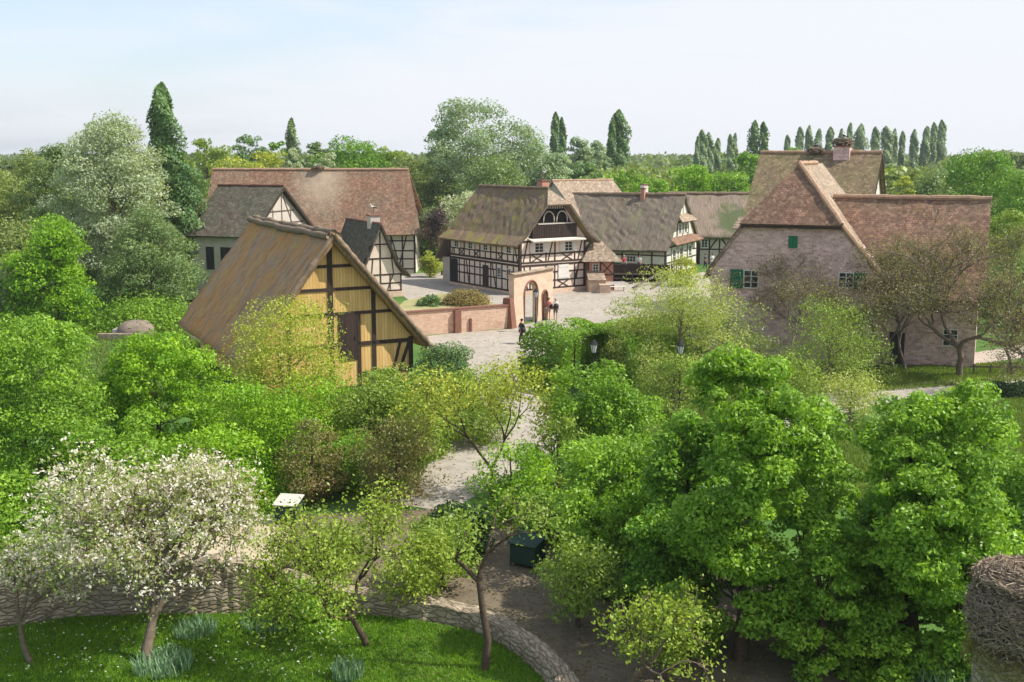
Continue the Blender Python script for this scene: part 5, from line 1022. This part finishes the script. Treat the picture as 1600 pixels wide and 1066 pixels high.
twiggy('purple_shrub', 'dark leafless purplish shrub tree beside the rear of the half timbered house', 690, 122, 325, 50, 'purple', 16, 0.2, 0.14, 'bark', 5, 0.3, 0.4, 0.4, seed=61)
twiggy('purple_shrub', 'dark leafless thicket beside the red roofed long barn corner', 664, 128, 350, 44, 'purple', 16, 0.2, 0.12, 'bark', 5, 0.3, 0.4, 0.4, seed=62)
tree('flowering_tree', 'pale flowering tree behind the left end of the half timbered house', 722, 132, 292, 84, 'round', 'white_green', 50, 100, 0.22, 0.26, 0.15, 0.14)
tree('flowering_tree', 'pale flowering tree just left of the mossy roof of the half timbered house', 672, 134, 318, 56, 'round', 'willow', 34, 90, 0.24, 0.26, 0.1, 0.12)

twiggy('budding_tree', 'olive budding tree where the stone house meets its right wing', 1368, 66.5, 430, 150, 'buds', 14, 0.11, 0.10, 'bark_grey', 7, 0.5, 0.2, 0.36, seed=57, trunkh=0.7, minr=0.009)
tree('shrub', 'low olive shrub against the foot of the stone house, left of its middle', 1170, 68, 520, 120, 'lobed', 'olive', 50, 70, 0.2, 0.13, 0.0, 0.07, cat='shrub')
tree('shrub', 'low olive shrub against the foot of the stone house near its right wing', 1345, 65, 515, 110, 'lobed', 'olive', 50, 60, 0.2, 0.13, 0.0, 0.07, cat='shrub')
# clipped hedge: one long hedge in a few joined runs
def hedge(name, label, pts, wd, H, n, leaf='hedge', ls=0.16, seed=1):
    rng = np.random.default_rng(seed); r = thing(name, label, 'hedge', (pts[0][0], pts[0][1], 0)); o0 = np.array([pts[0][0], pts[0][1], 0]); P_, N_ = [], []
    P2 = [np.array(p, float) for p in pts]; ls_ = [np.linalg.norm(b - a) for a, b in zip(P2, P2[1:])]; tot = sum(ls_)
    for a, b, l in zip(P2, P2[1:], ls_):
        k = int(n * l / tot); t_ = rng.uniform(0, 1, k); d = (b - a) / l; nn = np.array([-d[1], d[0]]); th = rng.uniform(-0.15, math.pi + 0.15, k)
        cs, sn = np.cos(th), np.sin(th); rx_ = np.sign(cs) * np.abs(cs) ** 0.55; rz_ = np.sign(sn) * np.abs(sn) ** 0.55; bul = 1 + 0.07 * np.sin(t_ * l * 1.3 + seed) + rng.uniform(-0.14, 0.05, k)
        off = rx_ * wd / 2 * bul; c = a + t_[:, None] * (b - a) + off[:, None] * nn; z = np.clip(0.35 * H + rz_ * 0.65 * H * bul, 0.03, None)
        low = rng.uniform(0, 1, k) < 0.35; z[low] = rng.uniform(0.03, 0.5 * H, low.sum()); c[low] = (a + t_[:, None] * (b - a) + (np.sign(cs) * wd / 2 * bul)[:, None] * nn)[low]
        P_.append(np.concatenate([c, z[:, None]], 1) - o0); N_.append(np.concatenate([cs[:, None] * nn, sn[:, None]], 1) + rng.normal(size=(k, 3)) * 0.5)
    leaf_object('foliage', np.concatenate(P_), np.concatenate(N_), ls, L[leaf], r, rng)
    q = MB()
    for a, b, l in zip(P2, P2[1:], ls_):
        for i in range(max(2, int(l / 0.8))): c = a + (b - a) * (i + .5) / max(2, int(l / 0.8)) - o0[:2]; q.tube([(c[0], c[1], 0), (c[0] + rng.uniform(-.2, .2), c[1] + rng.uniform(-.2, .2), H * 0.8)], [0.06, 0.02], 5)
    q.build('stem', M['bark'], r)
g1, g2, g3 = G(838, 598), G(940, 610), G(1060, 560)
hedge('clipped_hedge', 'big rounded clipped green hedge right of the square, behind a lantern post', [(2.6, 65.0), (5.2, 62.0), (8.8, 63.5)], 5.6, 3.3, 36000, seed=2)
hedge('clipped_hedge', 'lower bright hedge running back from the big hedge along the square', [(4.3, 67.0), (7.6, 73.5), (12.5, 75.5)], 3.4, 2.2, 18000, seed=3)

# ------------------------------------------------------------------ left side trees
tree('white_poplar', 'big silvery white poplar left of the tall dark poplar', 178, 98, 165, 190, 'egg', 'silver', 260, 170, 0.14, 0.21, 0.1, 0.35, 'bark_light')
tree('white_poplar', 'olive green willow at the left shoulder of the silvery poplar', 92, 103, 215, 110, 'egg', 'willow', 110, 150, 0.18, 0.22, 0.08, 0.25)
tree('willow_bush', 'dark olive willow below the silvery poplar, beside the grey house', 235, 90, 318, 150, 'egg', 'willow', 170, 150, 0.15, 0.18, 0.0, 0.2)
tree('lombardy_poplar', 'tall dark green columnar poplar left of the long red roof', 264, 102, 130, 50, 'column', 'poplar', 110, 110, 0.36, 0.3, 0.05, 0.3)
tree('lombardy_poplar', 'dark green lower tree at the right foot of the tall columnar poplar', 292, 100, 255, 58, 'column', 'poplar', 50, 100, 0.38, 0.28, 0.02, 0.2)
tree('green_beech', 'vivid lime green tree below the silvery poplar', 88, 83, 330, 145, 'lobed', 'maple_lime', 110, 140, 0.17, 0.22, 0.0, 0.2)
tree('olive_tree', 'olive yellow tree at the left edge, leftmost of the distant olive ones', -10, 104, 232, 130, 'egg', 'olive', 120, 170, 0.17, 0.2, 0.0, 0.2)
tree('olive_tree', 'olive yellow tree between the left edge and the silvery poplar', 55, 110, 222, 110, 'egg', 'olive', 110, 170, 0.17, 0.2, 0.0, 0.2)
tree('olive_tree', 'brownish olive tree behind the vivid lime green tree', 30, 92, 320, 150, 'egg', 'olive', 80, 110, 0.2, 0.26, 0.0, 0.2)
tree('undergrowth_bush', 'low dark green bush on the grass before the olive willow', 215, 84, 455, 190, 'dome', 'hedge', 60, 100, 0.18, 0.2, 0.0, 0.08, cat='bush')
tree('undergrowth_bush', 'low green bush at the left edge above the bright maple', 10, 84, 420, 120, 'dome', 'willow', 50, 100, 0.2, 0.22, 0.0, 0.08, cat='bush')

# ------------------------------------------------------------------ trees behind the village
for a in [
 ('broadleaf_tree', 'yellow green tree just left above the long red roof', 328, 165, 204, 80, 'round', 'mid', 50),
 ('broadleaf_tree', 'low yellowish tree above the left part of the long red roof', 375, 158, 235, 90, 'round', 'yellowgreen', 40),
 ('broadleaf_tree', 'mid green tree, first of the dark ones above the long red roof', 396, 180, 206, 60, 'round', 'poplar', 40),
 ('broadleaf_tree', 'yellow green tree directly above the grey house', 425, 162, 228, 80, 'round', 'yellowgreen', 40),
 ('broadleaf_tree', 'dark green tree left of the slender pale poplar', 437, 182, 210, 44, 'round', 'maple_deep', 30),
 ('slender_poplar', 'slender pale poplar rising above the long red roof', 460, 172, 185, 26, 'column', 'willow', 34),
 ('silver_tree', 'small silvery tree below the slender pale poplar', 455, 158, 222, 50, 'egg', 'silver', 36),
 ('silver_tree', 'small silvery tree above the nest on the long red roof', 512, 156, 232, 70, 'egg', 'silver', 40),
 ('broadleaf_tree', 'greyish green tree right of the slender pale poplar', 495, 178, 212, 50, 'round', 'willow', 30),
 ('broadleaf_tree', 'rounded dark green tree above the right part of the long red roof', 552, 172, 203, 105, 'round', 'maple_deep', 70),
 ('broadleaf_tree', 'light green tree behind the right end of the long red roof', 612, 176, 222, 70, 'round', 'mid', 40),
 ('olive_tree', 'olive tree between the long red roof and the big grey green willow', 645, 160, 233, 100, 'round', 'olive', 60),
 ('olive_tree', 'darker olive tree right above the corner of the long red roof', 675, 150, 252, 90, 'round', 'olive', 60),
 ('grey_willow', 'very large grey green willow, tallest tree in the centre', 737, 152, 145, 140, 'round', 'greypop_hazed', 110),
 ('grey_willow', 'dark grey green tree at the left shoulder of the tallest central willow', 693, 156, 185, 62, 'round', 'poplar', 50),
 ('grey_willow', 'pale grey green willow right of the tallest central one', 815, 150, 180, 125, 'egg', 'greypop_hazed', 100),
 ('grey_willow', 'low grey green willow behind the half timbered house roof', 770, 140, 235, 110, 'round', 'willow', 70),
 ('grey_willow', 'low pale willow behind the roof of the pale brown tiled house', 862, 146, 232, 80, 'round', 'greypop_hazed', 50),
 ('lombardy_poplar', 'dark columnar poplar, left of the pair right of the pale willow', 866, 235, 176, 17, 'column', 'poplar', 34),
 ('lombardy_poplar', 'dark columnar poplar, right of the pair right of the pale willow', 878, 240, 184, 12, 'column', 'poplar', 26),
 ('grey_tree', 'hazy grey green tree right of the pair of dark poplars', 905, 210, 206, 60, 'egg', 'greypop_hazed', 40),
 ('grey_tree', 'hazy grey green tree left of the tallest twin poplars', 932, 212, 212, 50, 'egg', 'greypop_hazed', 36),
 ('lombardy_poplar', 'slimmer left poplar of the tall twins above the thatched farmhouse', 955, 220, 187, 14, 'column', 'poplar', 34),
 ('lombardy_poplar', 'broader right poplar of the tall twins above the thatched farmhouse', 968, 222, 172, 26, 'column', 'poplar', 44),
 ('green_tree', 'mid green tree below the twin poplars', 975, 165, 258, 75, 'round', 'maple', 40),
 ('green_tree', 'dark green tree behind the ridge of the pale brown tiled house', 915, 158, 250, 70, 'round', 'poplar', 40),
 ('lime_tree', 'vivid lime green rounded tree above the thatched farmhouse', 1078, 158, 253, 100, 'round', 'maple_lime', 75),
 ('lime_tree', 'lime green lower tree left of the vivid rounded one', 1020, 154, 274, 80, 'round', 'maple_lime', 50),
 ('green_tree', 'green tree between the vivid lime one and the tall mossy roof', 1140, 158, 262, 80, 'round', 'maple', 50),
 ('green_tree', 'dark green tree under the two poplars left of the mossy roof', 1170, 175, 232, 60, 'round', 'maple_deep', 40),
 ('green_tree', 'green tree just above the left end of the mossy tiled roof', 1225, 200, 226, 60, 'round', 'maple', 36),
 ('big_oak', 'big rounded dark green tree at the right edge above the right wing', 1535, 138, 226, 140, 'round', 'maple_deep', 110),
 ('big_oak', 'green tree cut by the right edge behind the large leafless tree', 1605, 118, 262, 90, 'round', 'maple_deep', 60),
 ('yellow_bush_tree', 'small yellow green tree beside the white gable of the mossy roofed house', 1408, 120, 262, 46, 'egg', 'yellowgreen', 30),
 ('green_tree', 'mid green tree between the white gable and the big rounded right tree', 1455, 135, 258, 90, 'round', 'willow', 50),
 ('green_tree', 'green shrubby tree at the right end of the long right wing', 1572, 92, 318, 110, 'egg', 'mid', 70),
 ('green_tree', 'dull green tree at the right edge above the leafless tree trunk', 1600, 84, 380, 120, 'round', 'willow', 60),
]:
    nm, lb, px, D, top, wpx, sh, lf, ncl = a
    tree(nm, lb, px, D, top, wpx, sh, lf, int(ncl * (1.5 if sh != 'column' else 2.0)), 100 if sh != 'column' else 60, 0.17 if sh != 'column' else 0.38, 0.0021 * D, 0.08, 0.25, nl=14)
ordn = ['first', 'second', 'third', 'fourth', 'fifth', 'sixth', 'seventh', 'eighth', 'ninth', 'tenth', 'eleventh', 'twelfth', 'thirteenth', 'fourteenth', 'fifteenth', 'sixteenth']
for k, (px, top, w_) in enumerate([(1088, 214, 10), (1096, 204, 15), (1107, 208, 13), (1119, 217, 14), (1140, 211, 15), (1147, 209, 13)]):
    tree('grey_poplar', f'{ordn[k]} from the left of the distant grey poplars left of the mossy roof', px, 255 + k * 3, top, w_ * 1.08, 'column', 'greypop_hazed', 110, 34, 0.36, 0.55, 0.04, 0.25, nl=8, group='grey poplars left of the mossy roof')
for k, (px, top, w_) in enumerate([(1178, 189, 17), (1191, 191, 13)]):
    tree('grey_poplar', ('left' if k == 0 else 'right') + ' poplar of the dark pair over the left end of the mossy roof', px, 248, top, w_ * 1.15, 'column', 'poplar', 80, 36, 0.36, 0.5, 0.04, 0.25, nl=8, group='dark poplar pair')
for k, (px, top, w_) in enumerate([(1228, 212, 8), (1247, 199, 13), (1263, 197, 11), (1277, 202, 14), (1294, 199, 13), (1312, 202, 10), (1325, 193, 12), (1343, 194, 20), (1365, 199, 13), (1383, 198, 20), (1396, 202, 8), (1407, 206, 9), (1427, 203, 14), (1444, 198, 14), (1455, 192, 14), (1467, 188, 18)]):
    tree('distant_poplar', f'{ordn[k]} from the left in the long row of poplars on the right horizon', px, 300 + (k * 37 % 17), top, w_ * 1.08, 'column', 'greypop_hazed', 110, 34, 0.36, 0.6, 0.03, 0.25, nl=8, group='poplar row on the right horizon')

# far woods: one mass nobody could count, from canopy leaf clumps over a dark understorey
def woods(name, label, x0f, y0, y1, H, n, leaf, seed, ls=1.1):
    rng = np.random.default_rng(seed); y = y0 + (y1 - y0) * rng.uniform(0, 1, n) ** 1.4; a, b = x0f; x = y * rng.uniform(a, b, n)
    h = H * (0.72 + 0.16 * np.sin(x / 9.0 + 1.3 * np.sin(y / 13)) + 0.12 * np.sin(x / 23.0 + y / 31) + rng.normal(size=n) * 0.05); z = h * np.where(rng.uniform(0, 1, n) < 0.75, 1.0, rng.uniform(0.1, 1, n))
    P = np.stack([x, y, z], 1); o = leaf_object(name, P, rng.normal(size=(n, 3)) * 0.7 + np.array([0, 0, 0.9]), ls, L[leaf], None, rng, 0.8); setp(o, label, 'woods', kind='stuff')
woods('far_woods', 'far olive green woodland along the whole horizon', (-0.62, 0.62), 260, 900, 12.5, 170000, 'forest', 1, 1.7)
woods('near_woods', 'olive woodland behind the village between the single trees', (-0.60, 0.62), 175, 300, 10.0, 90000, 'olive', 2, 0.9)
woods('left_thicket', 'low olive thicket behind the trees on the left', (-0.60, -0.22), 112, 170, 8.5, 22000, 'olive', 3, 0.6)
mb = MB(); mb.add([(-560, 262, 7), (560, 262, 7), (1900, 3000, 9), (-1900, 3000, 9), (-560, 261, 0), (560, 261, 0)], [(0, 1, 2, 3), (4, 5, 1, 0)]); M['far'] = m_plain('far_canopy', (0.13, 0.17, 0.05), (0.09, 0.12, 0.035), 0.05, 0.95, 0.5)
setp(mb.build('far_hills', M['far']), kind='structure')

# ------------------------------------------------------------------ lawn grass, daisies, iris and daffodil clumps
def blades(name, label, poly_px, n, h, seed, leaf='grass', cat='grass', wd=0.25):
    rng = np.random.default_rng(seed); P = np.array([G(*q)[:2] for q in poly_px]); lo, hi = P.min(0), P.max(0); pts = rng.uniform(lo, hi, (n * 2, 2)); ins = np.zeros(len(pts), bool); j = len(P) - 1
    for i in range(len(P)):
        c = ((P[i, 1] > pts[:, 1]) != (P[j, 1] > pts[:, 1])) & (pts[:, 0] < (P[j, 0] - P[i, 0]) * (pts[:, 1] - P[i, 1]) / (P[j, 1] - P[i, 1] + 1e-9) + P[i, 0]); ins ^= c; j = i
    pts = pts[ins][:n]; m = len(pts); hh = h * rng.uniform(0.5, 1.3, m) * (0.8 + 0.4 * np.sin(pts[:, 0] * 1.7) * np.sin(pts[:, 1] * 1.3))
    C = np.concatenate([pts, (hh * 0.45)[:, None]], 1); nr = rng.normal(size=(m, 3)) * np.array([1, 1, 0.25])
    o = leaf_object(name, C, nr, h * 1.1, L[leaf], None, rng, wd, updir=(0, 0, 1.2)); return setp(o, label, cat, kind='stuff')
LAWN = [(-60, 1000), (0, 985), (120, 965), (260, 962), (420, 958), (560, 960), (650, 972), (730, 986), (785, 1010), (835, 1045), (870, 1085), (870, 1120), (-60, 1120)]
blades('lawn_grass', 'thick green spring grass of the near lawn', LAWN, 70000, 0.10, 3)
blades('verge_grass', 'rough grass on the meadow left of the barn', [(-40, 500), (300, 490), (340, 560), (330, 640), (-40, 700)], 30000, 0.22, 4, 'meadow')
blades('verge_grass', 'grass strip before the right wing of the stone house', [(1330, 575), (1640, 566), (1640, 592), (1340, 615)], 14000, 0.18, 6, 'meadow')
blades('meadow_grass', 'grass meadow right of the big maples below the grassy path', [(1180, 690), (1640, 615), (1640, 800), (1180, 800)], 30000, 0.2, 7, 'meadow')
blades('bank_grass', 'rough grass around the trees in the middle', [(880, 660), (1130, 560), (1330, 575), (1330, 598), (1190, 632), (1170, 690), (1100, 760), (900, 780)], 30000, 0.2, 9, 'meadow')
blades('bank_grass', 'rough grass below the barn', [(300, 620), (660, 600), (720, 640), (640, 780), (300, 790)], 26000, 0.2, 10, 'meadow')
rng = np.random.default_rng(8); pd = np.array([G(rng.uniform(-20, 560), rng.uniform(975, 1066)) for _ in range(260)]); pd[:, 2] = 0.12
kg = np.array([G(rng.uniform(650, 1100), rng.uniform(440, 780)) for _ in range(2600)]); kg[:, 2] = 0.025
setp(leaf_object('leaf_litter', kg, rng.normal(size=kg.shape) * 0.25 + np.array([0, 0, 1]), 0.11, L['buds_brown'], None, rng, 0.9), 'dry leaf litter and weeds scattered over the square and paths', 'leaf litter', kind='stuff')
kg = np.array([G(rng.uniform(420, 1200), rng.uniform(800, 1066)) for _ in range(5200)]); kg[:, 2] = 0.03
setp(leaf_object('leaf_litter', kg, rng.normal(size=kg.shape) * 0.3 + np.array([0, 0, 1]), 0.07, L['copper'], None, rng, 0.8), 'fallen leaves scattered over the shaded earth path', 'leaf litter', kind='stuff')
setp(leaf_object('daisies', pd, rng.normal(size=pd.shape) * 0.2 + np.array([0, 0, 1]), 0.06, L['daisy'], None, rng, 1.0), 'scattered white daisies in the near lawn', 'flowers', kind='stuff')
def clump(label, px, py, n, h, rad, seed, leaf='iris'):
    rng = np.random.default_rng(seed); q = MB(); p0 = G(px, py); pts, nr = [], []
    r = thing('iris_clump', label, 'plant', tuple(p0), 0, 'grey green iris and daffodil clumps')
    a = rng.uniform(0, 2 * np.pi, n); d = rad * np.sqrt(rng.uniform(0, 1, n)); lean = rng.uniform(0.05, 0.55, n)
    V = []; F = []
    for i in range(n):
        x, y = d[i] * math.cos(a[i]), d[i] * math.sin(a[i]); la = rng.uniform(0, 6.28); hh = h * rng.uniform(0.6, 1.2); lx, ly = lean[i] * math.cos(la) * hh, lean[i] * math.sin(la) * hh; wx, wy = -math.sin(la) * 0.016, math.cos(la) * 0.016
        q.add([(x - wx, y - wy, 0), (x + wx, y + wy, 0), (x + wx + lx * 0.35, y + wy + ly * 0.35, hh * 0.6), (x - wx + lx * 0.35, y - wy + ly * 0.35, hh * 0.6), (x + lx, y + ly, hh * 0.95)], [(0, 1, 2, 3), (3, 2, 4)])
    q.build('leaves', L[leaf], r)
clump('grey green leaf clump at the foot of the large blossoming apple trunk', 255, 1045, 420, 0.42, 0.75, 1)
clump('grey green leaf clump behind the apple trunk towards the lawn centre', 305, 990, 300, 0.36, 0.6, 2)
clump('dark green spiky leaf clump on the lawn edge below the low bush', 425, 975, 320, 0.4, 0.9, 3)
clump('spiky leaf clump at the bottom left of the centre lawn tree', 545, 1058, 200, 0.45, 0.4, 4)
clump('silvery spiky iris clump in the bottom right beside the chimney stack', 1478, 1085, 520, 0.85, 0.8, 5)
rng = np.random.default_rng(11); k = 7000; a = rng.uniform(0, 6.28, k); rr_ = rng.uniform(0.35, 0.92, k); P = np.stack([px0[0] + 0.1 + rr_ * np.cos(a), 17.5 + rr_ * np.sin(a), 4.97 + rng.uniform(-0.05, 0.16, k) - np.maximum(0, rr_ - 0.6) * rng.uniform(0.3, 1.5, k)], 1)
o = leaf_object('moss', P, rng.normal(size=P.shape) + np.array([0, 0, 1.0]), 0.055, L['copper'], None, rng, 0.5); setp(o, 'yellow green moss around the foot of the big nest', 'moss', kind='stuff')

# thin spring haze that pales the far trees
mh_ = bpy.data.materials.new('haze'); mh_.use_nodes = True; t = mh_.node_tree; t.nodes.clear()
o_ = t.nodes.new('ShaderNodeOutputMaterial'); v_ = t.nodes.new('ShaderNodeVolumePrincipled'); v_.inputs['Color'].default_value = (0.88, 0.92, 1.0, 1); v_.inputs['Density'].default_value = 0.0002; v_.inputs['Anisotropy'].default_value = 0.2
t.links.new(v_.outputs[0], o_.inputs['Volume'])
mb = MB(); mb.box(-620, 620, -20, 905, -1.0, 25); setp(mb.build('haze', mh_), 'thin pale spring haze over the village', 'haze', kind='stuff')
